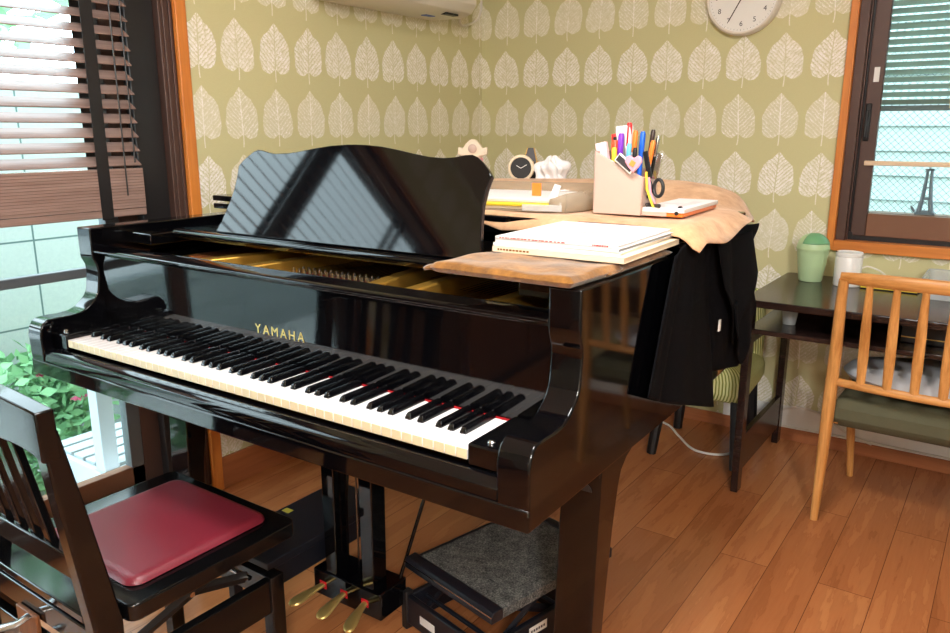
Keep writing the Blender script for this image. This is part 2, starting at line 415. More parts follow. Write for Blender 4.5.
# garden block wall
t = NT('garden_blocks')
g = t.n('ShaderNodeNewGeometry'); sp = t.n('ShaderNodeSeparateXYZ'); t.l(g.outputs['Position'], sp.inputs[0]); cb = t.n('ShaderNodeCombineXYZ'); t.l(sp.outputs[1], cb.inputs[0]); t.l(sp.outputs[2], cb.inputs[1])
br = t.n('ShaderNodeTexBrick'); br.offset = 0
for k, q in (('Scale', 1), ('Mortar Size', .005), ('Brick Width', .8), ('Row Height', .2), ('Mortar Smooth', .3)): br.inputs[k].default_value = q
t.l(cb.outputs[0], br.inputs['Vector'])
n = t.noise(g.outputs['Position'], 60, 5, .7)
col = t.mix(n, srgb(146, 158, 159), srgb(174, 182, 182)); col = t.mix(br.outputs['Fac'], col, srgb(84, 104, 106))
b = t.bsdf(col, .85, 0, .2); M['blocks'] = t.mat
t = NT('garden_paving')
br = t.n('ShaderNodeTexBrick'); br.offset = 0
for k, q in (('Scale', 1), ('Mortar Size', .006), ('Brick Width', .3), ('Row Height', .3)): br.inputs[k].default_value = q
t.l(t.coord(), br.inputs['Vector'])
col = t.mix(br.outputs['Fac'], srgb(204, 207, 206), srgb(150, 156, 154)); t.bsdf(col, .8); M['paving'] = t.mat
M['glass'] = glass('window_glass', (.93, .99, .98, 1))
M['wireglass'] = wire_glass('wired_glass')
M['wp_left'] = wallpaper('leaf_wallpaper_left', 1, 2.2067)
M['wp_back'] = wallpaper('leaf_wallpaper_back', 0, -.2300)
M['wp_plain'] = plain('plain_wallpaper', (168, 162, 146), .75, spec=.2)
def emis(name, col, st):
    t = NT(name); e = t.n('ShaderNodeEmission'); e.inputs[0].default_value = col; e.inputs[1].default_value = st
    t.l(e.outputs[0], t.out.inputs[0]); return t.mat
M['lamp'] = emis('lamp_diffuser', (1, .92, .78, 1), 5)

# ------------------------------------------------------------------ room shell
XL, YB, XR, YF, ZC = -.378, 2.393, 3.5, -2.9, 2.45
structure(MB().box(XL - .15, XR + .15, YF - .15, YB + .17, -.06, 0).build('floor', M['floor']))
structure(MB().box(XL - .15, XR + .15, YF - .15, YB + .17, ZC, ZC + .08).build('ceiling', M['ceil']))
W1Y0, W1Y1, W1Z1 = -1.20, .645, 2.06
m = MB()
m.box(XL - .13, XL, W1Y1, YB + .16, 0, ZC); m.box(XL - .13, XL, YF, W1Y0, 0, ZC); m.box(XL - .13, XL, W1Y0, W1Y1, W1Z1, ZC)
structure(m.build('wall_left', M['wp_left']))
W2X0, W2X1, W2Z0, W2Z1 = 1.335, 2.75, .872, 2.0
m = MB()
m.box(XL, W2X0, YB, YB + .16, 0, ZC); m.box(W2X1, XR + .13, YB, YB + .16, 0, ZC); m.box(W2X0, W2X1, YB, YB + .16, 0, W2Z0); m.box(W2X0, W2X1, YB, YB + .16, W2Z1, ZC)
structure(m.build('wall_back', M['wp_back']))
structure(MB().box(XR, XR + .13, YF, YB, 0, ZC).build('wall_right', M['wp_plain']))
structure(MB().box(XL - .13, XR + .13, YF - .13, YF, 0, ZC).build('wall_front', M['wp_plain']))
bb = MB(); bb.box(XL, XR, YB - .012, YB, 0, .055)
structure(bb.build('baseboard_back', M['baseb'], bevel=.002))
structure(MB().box(XL, XL + .012, .685, YB - .012, 0, .12).build('baseboard_left', M['baseb_y'], bevel=.002))
# pale cover strip above the skirting on the back wall, with the wiring duct look
structure(MB().box(.95, XR, YB - .010, YB, .055, .15).build('trim_1', M['white'], bevel=.002))

# window 1: the sliding garden door on the left
w1 = empty_structure('window_1', (XL, 0, 0))
m = MB()
for y0, y1 in ((.645, .685), (W1Y0 - .04, W1Y0)): m.box(-.04, .018, y0, y1, 0, W1Z1 + .04)
m.build('casing', M['casing'], w1, .003)
MB().box(-.04, .018, W1Y0, .645, W1Z1, W1Z1 + .04).build('head_casing', M['baseb_y'], w1, .003)
m = MB()
m.box(-.13, -.008, .600, .645, .03, W1Z1)
m.box(-.13, -.030, .628, .636, .03, W1Z1); m.box(-.008, -.002, .612, .622, .03, W1Z1); m.box(-.008, -.002, .634, .645, .03, W1Z1)
m.box(-.13, -.01, W1Y0, W1Y0 + .045, .03, W1Z1); m.box(-.13, -.01, W1Y0, .645, W1Z1 - .05, W1Z1)
m.build('frame', M['alu_brown'], w1, .002)
MB().box(-.13, -.005, W1Y0, .60, 0, .095).build('sill', M['alu_brown'], w1, .003)
MB().box(-.062, -.056, W1Y0, .60, .095, .106).build('track', M['chrome'], w1)
MB().box(-.075, -.036, .50, .600, .095, W1Z1 - .05).build('stile', M['alu_dark'], w1, .003)
m = MB(); m.box(-.13, -.08, .44, .60, .095, W1Z1 - .05); m.build('jamb', M['alu_brown'], w1)
m = MB(); m.box(-.125, -.085, .395, .455, .1, W1Z1 - .05); m.box(-.125, -.085, -.40, -.34, .1, W1Z1 - .05); m.box(-.125, -.085, -.34, .395, W1Z1 - .11, W1Z1 - .05)
m.build('sash_frame', M['alu_grey'], w1, .002)
MB().box(-.125, -.085, -.40, .455, .10, .168).build('bottom_rail', M['alu_brown2'], w1, .003)
MB().box(-.12, -.09, -.34, .395, .845, .875).build('middle_rail', M['alu_grey'], w1, .003)
MB().box(-.107, -.103, -.34, .395, .168, W1Z1 - .11).build('pane', M['glass'], w1)
m = MB(); m.box(-.08, -.05, -.36, -.30, .1, W1Z1 - .05); m.box(-.08, -.05, W1Y0 + .045, W1Y0 + .1, .1, W1Z1 - .05); m.box(-.08, -.05, W1Y0 + .1, -.36, .1, .168)
m.build('inner_sash_frame', M['alu_brown'], w1, .002)
MB().box(-.067, -.063, W1Y0 + .1, -.36, .168, W1Z1 - .05).build('inner_pane', M['glass'], w1)

# wooden venetian blind in front of the garden door
bl = thing('venetian_blind', 'brown wooden venetian blind half lowered over the garden door', 'blind', (XL - .02, 0, 0))
m = MB()
z = 1.205; tilt = R(33)
while z < 2.0:
    Mx = Matrix.Translation((0, 0, z)) @ Matrix.Rotation(tilt, 4, 'Y')
    m.box(-.025, .025, -1.12, .487, -.0014, .0014, Mx); z += .0428
m.build('slats', M['slatwood'], bl)
m = MB()
for k in range(14): m.box(-.025, .025, -1.12, .487, 1.060 + k * .0088, 1.0680 + k * .0088)
m.build('stacked_slats', M['slatwood'], bl)
MB().box(-.027, .027, -1.12, .487, 1.036, 1.058).build('bottom_rail', M['slatwood'], bl, .003)
MB().box(-.03, .03, -1.12, .487, 1.985, 2.03).build('head_rail', M['slatwood'], bl, .003)
for y in (.355, -.24, -.85):
    m = MB(); m.box(.0265, .0275, y - .019, y + .019, 1.03, 1.99); m.box(-.0275, -.0265, y - .019, y + .019, 1.03, 1.99)
    m.build('ladder_tape', M['alu_dark'], bl)
MB().cyl((.03, .46, 1.2), (.03, .46, 2.0), .0022, n=6).build('pull_cord', M['alu_dark'], bl)
MB().cyl((.031, .425, 1.1), (.031, .425, 2.0), .0022, n=6).build('tilt_cord', M['alu_dark'], bl)

# window 2: the sash window over the desk
w2 = empty_structure('window_2', (0, YB, 0))
m = MB(); m.box(W2X0 - .028, W2X0, -.028, .06, W2Z0 - .035, W2Z1 + .03); m.box(W2X1, W2X1 + .028, -.028, .06, W2Z0 - .035, W2Z1 + .03)
m.build('casing', M['casing'], w2, .002)
m = MB(); m.box(W2X0, W2X1, -.030, .06, W2Z0 - .037, W2Z0 + .004); m.box(W2X0, W2X1, -.028, .06, W2Z1, W2Z1 + .03)
m.build('sill_casing', M['casing_h'], w2, .002)
m = MB(); m.box(W2X0, W2X0 + .034, .0, .15, W2Z0, W2Z1); m.box(W2X1 - .034, W2X1, .0, .15, W2Z0, W2Z1); m.box(W2X0, W2X1, .0, .15, W2Z1 - .03, W2Z1)
m.box(W2X0 + .034, W2X0 + .040, .02, .06, W2Z0, W2Z1)
m.build('frame', M['alu_brown'], w2, .002)
m = MB(); m.box(W2X0 + .034, W2X0 + .048, .045, .07, W2Z0, W2Z1); m.box(W2X0 + .034, W2X1, .03, .07, W2Z0 + .004, W2Z0 + .022)
m.box(W2X0 + .036, W2X0 + .056, .026, .045, W2Z0 + .01, W2Z0 + .035)
m.build('gap_strip', M['alu_dark'], w2)  # dark solid strips stand in for the black gap around the sash
m = MB(); m.box(1.382, 1.436, .030, .062, W2Z0 + .022, W2Z1 - .03); m.box(2.0, 2.05, .030, .062, W2Z0 + .022, W2Z1 - .03)
m.build('sash_stile', M['alu_brown'], w2, .003)
MB().box(1.436, 2.0, .032, .060, W2Z0 + .022, .983).build('sash_rail', M['alu_brown2'], w2, .002)
MB().box(1.436, 2.0, .046, .050, .983, W2Z1 - .03).build('pane', M['glass'], w2)
MB().box(2.05, W2X1 - .034, .046, .050, W2Z0 + .022, W2Z1 - .03).build('second_pane', M['glass'], w2)
MB().box(W2X0 + .034, W2X1 - .034, .064, .148, W2Z0 + .004, .985).build('sill', M['alu_brown2'], w2, .002)
MB().box(W2X0 + .034, W2X1 - .034, .138, .142, .985, W2Z1 - .03).build('wired_pane', M['wireglass'], w2)
h = MB(); h.box(1.389, 1.409, .018, .030, 1.26, 1.40); hd = h.build('handle', M['black'], w2, .004)
MB().box(1.391, 1.404, .004, .018, 1.27, 1.375).build('lever', M['black'], hd, .004)
MB().box(1.402, 1.421, .0285, .030, 1.478, 1.532).build('sticker', M['label'], w2)

bl2 = thing('venetian_blind', 'grey-green slatted blind behind the window glass above the desk', 'blind', (0, YB + .098, 0))
m = MB(); z = 1.405
while z < 1.97:
    m.box(1.40, 2.65, -.013, .013, -.0008, .0008, Matrix.Translation((0, 0, z)) @ Matrix.Rotation(R(-42), 4, 'X')); z += .0275
m.build('slats', M['greenblind'], bl2)
MB().box(1.40, 2.65, -.014, .014, 1.372, 1.392).build('bottom_rail', M['alu_grey'], bl2, .003)
for x in (1.66, 2.2): MB().cyl((x, -.0145, 1.38), (x, -.0145, 1.97), .0022, n=6).build('ladder_cord', M['palewood'], bl2)

# ------------------------------------------------------------------ air conditioner and its hose
ac = thing('air_conditioner', 'white wall air conditioner high on the left wall near the corner', 'air conditioner', (XL, 1.20, 1.78))
prof = [(0, 0.0), (.17, -.004), (.225, .012), (.25, .045), (.252, .20), (.24, .26), (.20, .285), (0, .285)]
m = MB(); rings = []
for y, s in ((0, .93), (.035, 1), (.785, 1), (.82, .90)):
    rings.append([(x * s if x > .01 else 0, y, .14 + (zz - .14) * (s if s == 1 else .93)) for x, zz in prof])
m.loft(rings); m.build('body', M['acwhite'], ac, .004)
MB().box(.10, .215, .06, .76, -.004, .004, Matrix.Rotation(R(-4), 4, 'Y')).build('louver', M['acwhite'], ac, .002)
m = MB(); m.box(.15, .20, .63, .72, -.0035, .008); m.build('air_outlet', M['black'], ac)
MB().box(.09, .12, .60, .66, -.005, .006).build('display', M['blue'], ac)
m = MB()
pth = [(2.195, 1.815), (2.19, 1.795), (2.205, 1.782), (2.24, 1.787), (2.29, 1.80), (2.335, 1.825), (2.36, 1.86), (2.368, 1.92), (2.368, 2.05), (2.365, 2.2)]
m.cord([(.012, y - 1.20, z - 1.78) for y, z in pth], .006, 8)
dh = m.build('drain_hose', M['whitecable'], ac); dh['label'] = 'white curled cord beside the room corner'

# ------------------------------------------------------------------ wall clock
ck = thing('wall_clock', 'round white wall clock with thin brown hands on the leaf wallpaper', 'clock', (.907, YB, 1.818))
Rx = Matrix.Rotation(R(90), 4, 'X')
MB().lathe([(.120, 0), (.146, 0), (.148, .02), (.147, .040), (.141, .047), (.136, .046), (.134, .038), (0, .038)], M=Rx, n=64).build('case', M['acwhite'], ck)
MB().lathe([(0, .0385), (.134, .0385), (.134, .039), (0, .039)], M=Rx, n=64).build('dial', M['white'], ck)
for h_ in range(1, 13):
    a = R(90 - 30 * h_)
    text_mesh(str(h_), .027, .0004, 'numeral', M['darkgrey'], ck, Matrix.Translation((.104 * math.cos(a), -.0396, .104 * math.sin(a))) @ Rx)
m = MB()
for k in range(60):
    a = R(6 * k); m.box(-.0005, .0005, -.0398, -.0392, .125, .129 if k % 5 else .131, Matrix.Rotation(a, 4, 'Y'))
m.build('minute_marks', M['darkgrey'], ck)
m = MB(); m.box(-.002, .002, -.0425, -.0415, -.02, .105, Matrix.Rotation(R(209), 4, 'Y')); m.build('minute_hand', M['darkbrown'], ck)
m = MB(); m.box(-.003, .003, -.0412, -.0402, -.015, .07, Matrix.Rotation(R(47), 4, 'Y')); m.build('hour_hand', M['darkbrown'], ck)
MB().cyl((0, -.039, 0), (0, -.044, 0), .006).build('hub', M['darkbrown'], ck)

# ------------------------------------------------------------------ the grand piano (its own frame)
pn = thing('grand_piano', 'glossy black grand piano with open keyboard and raised music desk', 'piano', (0, 0, 0), PR)
L = M['lacquer']
XA, XB = -.1335, 1.36          # outer sides
IA, IB = -.0725, 1.299         # inner faces of the arms
KW = 1.223
armp = [(-.028, .722), (-.030, .79), (-.026, .808), (-.019, .820), (-.006, .828), (.021, .829), (.055, .828), (.080, .831), (.098, .838), (.114, .850), (.127, .863), (.135, .878), (.140, .91), (.142, .93),
        (.140, .948), (.131, .966), (.130, .98), (.130, 1.048), (.62, 1.048), (.62, .684), (-.028, .684)]
def lidline(off=0):
    pts = [(XB, .60), (XB, .98), (1.335, 1.14), (1.265, 1.30), (1.14, 1.45), (.97, 1.57), (.78, 1.66), (.56, 1.735), (.34, 1.765), (.14, 1.75), (-.02, 1.69), (-.105, 1.58), (XA, 1.44), (XA, .60)]
    # smooth
    out = []
    n = len(pts)
    for i in range(n - 1):
        p0 = Vector(pts[max(i - 1, 0)]); p1 = Vector(pts[i]); p2 = Vector(pts[i + 1]); p3 = Vector(pts[min(i + 2, n - 1)])
        for k in range(4):
            q = k / 4
            out.append(.5 * ((2 * p1) + (p2 - p0) * q + (2 * p0 - 5 * p1 + 4 * p2 - p3) * q * q + (3 * p1 - p0 - 3 * p2 + p3) * q ** 3))
    out.append(Vector(pts[-1]))
    res = []
    for i, p in enumerate(out):
        t_ = (out[min(i + 1, len(out) - 1)] - out[max(i - 1, 0)]).normalized()
        res.append(p + Vector((t_.y, -t_.x)) * off)
    return [(p.x, p.y) for p in res]
m = MB()
m.prism(armp, 'x', IB, XB); m.prism(armp, 'x', XA, IA)
o_ = lidline(0); i_ = lidline(-.061)
n_ = len(o_)
vs = [(x, y, z) for z in (.684, 1.048) for x, y in o_] + [(x, y, z) for z in (.684, 1.048) for x, y in i_]
fs = []
for k in range(n_ - 1):
    fs += [(k, k + 1, n_ + k + 1, n_ + k), (2 * n_ + k, 3 * n_ + k, 3 * n_ + k + 1, 2 * n_ + k + 1), (n_ + k, n_ + k + 1, 3 * n_ + k + 1, 3 * n_ + k), (k, 2 * n_ + k, 2 * n_ + k + 1, k + 1)]
m.add(vs, fs)
m.build('rim', L, pn, .0035, 3)
# keybed, key slip, key blocks
m = MB(); m.box(XA + .0005, XB - .0005, -.030, .46, .684, .7225); m.build('keybed', L, pn, .003)
slip = [(-.026, .7225), (-.026, .742), (-.020, .750), (-.012, .7555), (-.006, .757), (.002, .756), (.002, .7225)]
MB().prism(slip, 'x', IA + .001, IB - .001).build('key_slip', L, pn, .001)
for x0, x1 in ((IA + .001, -.0015), (KW + .0015, IB - .001)):
    kb = MB().box(x0, x1, -.002, .15, .757, .797).build('key_block', L, pn, .004, 3)
    xc = (x0 + x1) / 2 - .002
    MB().lathe([(0.0075, 0), (.0075, .003), (.005, .0055), (.0, .0062)], (xc, .020, .797), 20).build('screw', M['chrome'], kb)
# keys
kw = KW / 52
def white_key(first=False):
    m = MB(); w = kw - .0009
    m.box(0, w, 0, .148, .7655, .785)
    # front face gets the cream tone
    for i, f in enumerate(m.f):
        if all(m.v[j][1] < 1e-6 for j in f): m.m[i] = 1
    return m.build('white_key', [M['ivory'], M['ivory_front']], pn, .0013, 2)
wk = white_key(); wk.location = (.00045, 0, 0)
for i in range(1, 52): copy_child(wk, pn, (i * kw + .00045, 0, 0))
m = MB()
a, b2 = .0068, .0050
rg = []
for y, w_, zt in ((.050, a, .7858), (.0505, a * .98, .789), (.0535, b2, .7955), (.057, b2, .7968), (.1485, b2, .7972)):
    rg.append((y, w_, zt))
rings = []
for y, w_, zt in rg: rings.append([(-a, y, .784), (-w_, y, zt - .001), (-w_ * .7, y, zt), (w_ * .7, y, zt), (w_, y, zt - .001), (a, y, .784)])
m.loft(rings)
bk = m.build('black_key', M['ebony'], pn, .0008, 2, ang=50)
first = True
for i in range(51):
    off = {0: .003, 2: -.0025, 3: .0025, 5: -.003, 6: 0}.get(i % 7)
    if off is None: continue
    p_ = ((i + 1) * kw + off, 0, 0)
    if first: bk.location = p_; first = False
    else: copy_child(bk, pn, p_)
MB().box(-.001, KW + .001, .1483, .1525, .770, .7868).build('key_felt', M['redfelt'], pn)
# fallboard with its lettering
fb = MB().prism([(.1535, .786), (.1495, .975), (.140, .979), (.134, .983), (.134, .989), (.140, .992), (.196, .993), (.20, .989), (.20, .972), (.176, .966), (.172, .786)], 'x', IA + .002, IB - .002).build('fallboard', L, pn, .0015)
for ch, x, z in zip('YAMAHA', (.541, .568, .596, .624, .651, .679), [.860] * 6):
    text_mesh(ch, .031, .0005, 'letter', M['brass'], fb, Matrix.Translation((x, .1514, z)) @ Rx)
# inside: gold plate, struts, soundboard, pins
pl = MB(); pl.box(IA, IB, .215, .60, .925, .940)
pl.box(IA, IB, .215, .235, .94, .966)
gp = pl.build('iron_plate', M['gold'], pn, .003)
for x, lean in ((.235, .10), (.40, .05), (.80, -.07), (.90, -.02), (1.10, .05)):
    m = MB(); m.add([(x, .22, .94), (x + .05, .22, .94), (x + lean + .05, .60, .94), (x + lean, .60, .94), (x + .008, .22, .985), (x + .042, .22, .985), (x + lean + .042, .60, .985), (x + lean + .008, .60, .985)],
                    [(0, 3, 2, 1), (4, 5, 6, 7), (0, 1, 5, 4), (1, 2, 6, 5), (2, 3, 7, 6), (3, 0, 4, 7)])
    m.build('plate_strut', M['gold'], pn, .004)
MB().box(.02, .24, .36, .6, .938, .955).build('soundboard_panel', M['copper'], pn)
MB().box(.44, .79, .345, .375, .94, .950).build('string_felt', M['redfelt'], pn)
m = MB(); m.cyl((0, 0, .94), (0, 0, .968), .0034, n=10); m.cyl((0, 0, .955), (0, 0, .963), .0046, n=10)
tp = m.build('tuning_pin', M['pinsteel'], pn); tp.location = (.45, .335, 0)
for r_ in range(2):
    for k in range(18):
        if r_ == 0 and k == 0: continue
        copy_child(tp, pn, (.45 + k * .019 + r_ * .009, .335 + r_ * .024, 0))
m = MB()
for k in range(90): m.cyl((.02 + k * .0135, .38, .957), (.02 + k * .0135, 1.3, .957), .0007, n=4)
so = m.build('strings', M['pinsteel'], pn); so['kind'] = 'stuff'
MB().prism(lidline(-.05) , 'z', .80, .815).build('soundboard', M['copper'], pn)
# music shelf and music desk
m = MB()
m.prism([(.300, 1.014), (.296, 1.020), (.295, 1.028), (.299, 1.035), (.308, 1.038), (.318, 1.036), (.60, 1.036), (.60, 1.016), (.31, 1.012)], 'x', .045, 1.178)
m.build('music_shelf', L, pn, .001)
for x0, x1 in ((-.07, .043), (1.18, 1.297)): MB().box(x0, x1, .23, .60, 1.0, 1.03).build('shelf_slide', L, pn, .003)
th = math.atan2(.080, .195)
half = [(.425, 0), (.412, .03), (.400, .08), (.394, .12), (.395, .155), (.400, .184), (.388, .198), (.372, .212), (.355, .224), (.340, .2295), (.322, .2285), (.295, .223), (.265, .2205), (.225, .2225), (.18, .229), (.13, .2375), (.08, .2445), (.03, .248), (0, .2485)]
poly = half + [(-x, z) for x, z in half[-2::-1]]
Mr = Matrix.Translation((.6115, .328, 1.0375)) @ Matrix.Rotation(-th, 4, 'X')
MB().prism(poly, 'y', 0, .014, M=Mr).build('music_desk', L, pn, .002)
m = MB(); m.cyl((.35, .50, 1.04), (.35, .388, 1.17), .006, n=10); m.cyl((.87, .50, 1.04), (.87, .388, 1.17), .006, n=10); m.build('desk_prop', M['brass'], pn)
# lid with its front flap folded back
ol = lidline(.016)
ol = [(x, max(y, .585)) for x, y in ol]
ol = [(XB + .016, .585)] + ol[1:-1] + [(XA - .016, .585)]
MB().prism(ol, 'z', 1.060, 1.076).build('lid', L, pn, .003)
MB().box(XA - .016, XB + .016, .583, 1.02, 1.084, 1.101).build('lid_flap', L, pn, .004)
m = MB(); m.box(-.05, 1.28, .70, .73, 1.048, 1.0605); m.box(-.05, 1.28, .66, .70, 1.075, 1.085); m.build('lid_hinge', M['brass'], pn)
# legs
def leg(xc, y0, name='leg'):
    m = MB()
    prof = [(.0, .684), (-.002, .60), (-.010, .50), (-.018, .30), (-.022, .06), (.022, .06), (.040, .30), (.068, .50), (.088, .59), (.100, .62), (.125, .640), (.165, .655), (.215, .668), (.29, .684)]
    m.prism([(y0 + y, z) for y, z in prof], 'x', xc - .043, xc + .043)
    o = m.build(name, L, pn, .004, 3)
    c = MB(); c.cyl((xc - .012, y0, .025), (xc + .012, y0, .025), .025, n=24); c.cyl((xc, y0, .03), (xc, y0, .062), .016, n=16)
    c.build('caster', M['brass'], o, .002)
    d = MB(); pts = [(xc + .005 + .020 * math.cos(R(k * 15)), .606 + .017 * math.sin(R(k * 15))) for k in range(13)]
    d.prism(pts, 'y', y0 - .0035, y0 + .02); d.build('scroll_notch', M['black'], o)
    return o
leg(1.287, .306); leg(-.078, .352)
m = MB(); m.box(.44, .52, 1.40, 1.47, .06, .80); lt = m.build('leg', L, pn, .004)
MB().cyl((.468, 1.435, .026), (.492, 1.435, .026), .026, n=20).build('caster', M['brass'], lt)
# pedal lyre
MB().box(.508, .722, .30, .43, .62, .684).build('lyre_head', L, pn, .004)
for x0 in (.530, .660):
    m = MB(); m.add([(x0, .335, .145), (x0 + .040, .335, .145), (x0 + .040, .387, .145), (x0, .387, .145), (x0 - .004, .335, .63), (x0 + .042, .335, .63), (x0 + .042, .39, .63), (x0 - .004, .39, .63)],
                    [(0, 1, 2, 3), (7, 6, 5, 4), (0, 4, 5, 1), (1, 5, 6, 2), (2, 6, 7, 3), (3, 7, 4, 0)])
    m.build('lyre_post', L, pn, .003)
m = MB(); m.box(.487, .726, .330, .435, .070, .146); lb = m.build('lyre_box', L, pn, .004, 3)
for x, dx in ((.522, -.014), (.598, .010), (.672, .030)):
    MB().box(x - .0125, x + .0125, .3292, .332, .094, .116).build('pedal_slot', M['redfelt'], lb, .001)
    m = MB()
    rings = []
    for y, hw, z, th_ in ((.40, .009, .106, .006), (.325, .0095, .105, .006), (.30, .011, .104, .006), (.275, .0155, .102, .007), (.255, .0185, .099, .007), (.238, .0175, .097, .007), (.228, .0115, .095, .005), (.224, .003, .095, .002)):
        xx = x + dx * max(0, (.33 - y) / .10)
        rings.append([(xx + hw * math.cos(2 * PI * k / 14), y, z + th_ * math.sin(2 * PI * k / 14)) for k in range(14)])
    m.loft(rings); m.build('pedal', M['brass'], pn)
for x in (.590, .6115, .633): MB().cyl((x, .40, .14), (x, .40, .66), .0028, n=8).build('pedal_rod', M['pinsteel'], pn)
for x0, x1 in ((.715, .80), (.508, .42)): MB().cyl((x0, .42, .14), (x1, .60, .70), .005, n=10).build('lyre_brace', M['lacquer'], pn)

# ------------------------------------------------------------------ cover on the lid
def lerp(tab, x):
    if x <= tab[0][0]: return tab[0][1]
    for (a, p), (b, q) in zip(tab, tab[1:]):
        if x <= b: return p + (q - p) * (x - a) / (b - a)
    return tab[-1][1]
def sm(a, b, x):
    x = max(0, min(1, (x - a) / (b - a))); return x * x * (3 - 2 * x)
ridge = [(-.3, 1.12), (.0, 1.128), (.38, 1.137), (.62, 1.144), (.8, 1.150), (.97, 1.159), (1.13, 1.155), (1.207, 1.146), (1.28, 1.122), (1.325, 1.08), (1.36, 1.06)]
def cz(x, y):
    base = 1.1055
    base += .0035 * math.sin(x * 9 + y * 4) * sm(.62, .8, y) + .002 * math.sin(x * 23 - y * 17)
    k = math.exp(-((y - 1.25) / .16) ** 2)
    rz_ = lerp(ridge, x)
    z = base + (rz_ - base) * k if rz_ > base else base + (rz_ - base) * k
    return z
def cover(u, v):
    # u across (bass to treble), v from the front edge to the tail
    y = .575 + v * 1.02
    xr = lerp([(.575, 1.412), (.70, 1.422), (.95, 1.408), (1.1, 1.378), (1.25, 1.335), (1.4, 1.24), (1.55, 1.06), (1.6, .98)], y)
    xl = lerp([(.575, .10), (1.0, .05), (1.6, -.05)], y)
    x = xl + (xr - xl) * u
    z = cz(x, y) if v > 0 else 0
    # the edges hang a little
    e = (xr - x)
    dz = (.034 if y < .8 else .034 - .02 * sm(.8, 1.0, y)) * (1 - sm(0, .042, e)) * (1 + .3 * math.sin(y * 19 + .6))
    z = cz(x, y) - dz
    fy = y + .012 * math.sin(x * 17) * (1 - sm(0, .1, v))
    if v < .03:
        hang = lerp([(.0, .01), (.85, .018), (.93, .034), (1.02, .030), (1.10, .010), (1.3, .012), (1.385, .02)], x)
        z -= hang * (1 - v / .03); fy -= .006 * (1 - v / .03)
    return (x, fy, z)
pc = thing('piano_cover', 'beige suede piano cover spread over the lid, its black side hanging down', 'cover', pm(0, 0, 0), PR)
m = MB(); m.grid(cover, 90, 70); m.build('suede_top', M['suede'], pc, solid=.003, ang=60)
keys_ = [(0, (.50, 1.058), (.395, .79)), (.25, (.575, 1.078), (.52, .74)), (.50, (.65, 1.084), (.885, .62)), (.53, (.67, 1.084), (.84, .725)), (.72, (.78, 1.084), (.97, .71)), (.86, (.90, 1.08), (1.08, .80)), (1, (1.04, 1.072), (1.02, .90))]
def drape(u, v):
    for (a, ta, ba), (b, tb, bb_) in zip(keys_, keys_[1:]):
        if u <= b + 1e-9:
            q = (u - a) / (b - a); break
    ty = ta[0] + (tb[0] - ta[0]) * q; tz = ta[1] + (tb[1] - ta[1]) * q
    by = ba[0] + (bb_[0] - ba[0]) * q; bz = ba[1] + (bb_[1] - ba[1]) * q
    y = ty + (by - ty) * v ** .9; z = tz + (bz - tz) * v
    amp = .003 + .006 * v
    x = 1.378 - .012 * v + amp * (1 + math.sin(u * 19 + .6) * .6 + .4 * math.sin(u * 41 + v * 2))
    if u > .53: x += .010 * sm(.53, .7, u) + .006 * (1 + math.sin(v * 9 + u * 14))
    return (max(x, 1.3655), y, z)
m = MB(); m.grid(drape, 110, 40); m.build('black_drape', M['blackcloth'], pc, solid=.003, ang=70)
def fold(u, v):
    y = .70 + .265 * u; z = 1.062 - (.11 + .16 * (1 - abs(2 * u - 1.0))) * v
    return (1.404 + .008 * math.sin(u * 9) + .010 * v, y + .05 * v, z)
m = MB(); m.grid(fold, 30, 14); m.build('hanging_fold', M['blackcloth'], pc, solid=.003, ang=70)
def fold2(u, v):
    y = .84 + .20 * u; z = .90 - (.06 + .12 * (1 - abs(2 * u - .9))) * v
    return (1.408 + .006 * math.sin(u * 11 + 1) + .006 * v, y + .02 * v, z)
m = MB(); m.grid(fold2, 30, 14); m.build('hanging_fold', M['blackcloth'], pc, solid=.003, ang=70)
MB().box(1.398, 1.4005, .775, .788, .845, .872).build('care_tag', M['label'], pc)

# brown velvet cloth folded on the treble side of the rim
vc = thing('folded_cloth', 'folded brown velvet cloth on the treble corner of the piano, under the sheet music', 'cloth', pm(0, 0, 0), PR)
def pillow(x0, x1, y0, y1, z0, h, e=.012, nx=44, ny=44, shear=0):
    def top(u, v, s):
        x = x0 + (x1 - x0) * u; y = y0 + (y1 - y0) * v
        dx = min(x - x0, x1 - x); dy = min(y - y0, y1 - y)
        d = min(dx, dy) / e
        k = math.sqrt(max(0, 1 - (1 - min(1, d)) ** 2))
        z = z0 + h / 2 + s * (h / 2) * k + (.0012 * math.sin(x * 60 + y * 33) + .0015 * math.sin(y * 47 - x * 21)) * k * (s > 0)
        return (x + shear * (y - y0), y, z)
    m = MB()
    m.grid(lambda u, v: top(u, v, 1), nx, ny); m.grid(lambda u, v: top(u, v, -1), nx, ny)
    return m
m = pillow(1.060, 1.347, .118, .300, 1.0490, .020, shear=.06)
m.build('front_fold', M['velvet'], vc, ang=80)
pillow(1.10, 1.357, .24, .555, 1.0492, .013).build('under_layer', M['velvet'], vc, ang=80)
# a pinched corner hanging over the shelf
def cor(u, v):
    return (1.040 + .06 * u, .125 + .07 * v - .0 * u, 1.052 + .012 * u + .004 * math.sin(v * 7))
m = MB(); m.grid(cor, 8, 8); m.build('pinched_corner', M['velvet'], vc, solid=.006, ang=80)

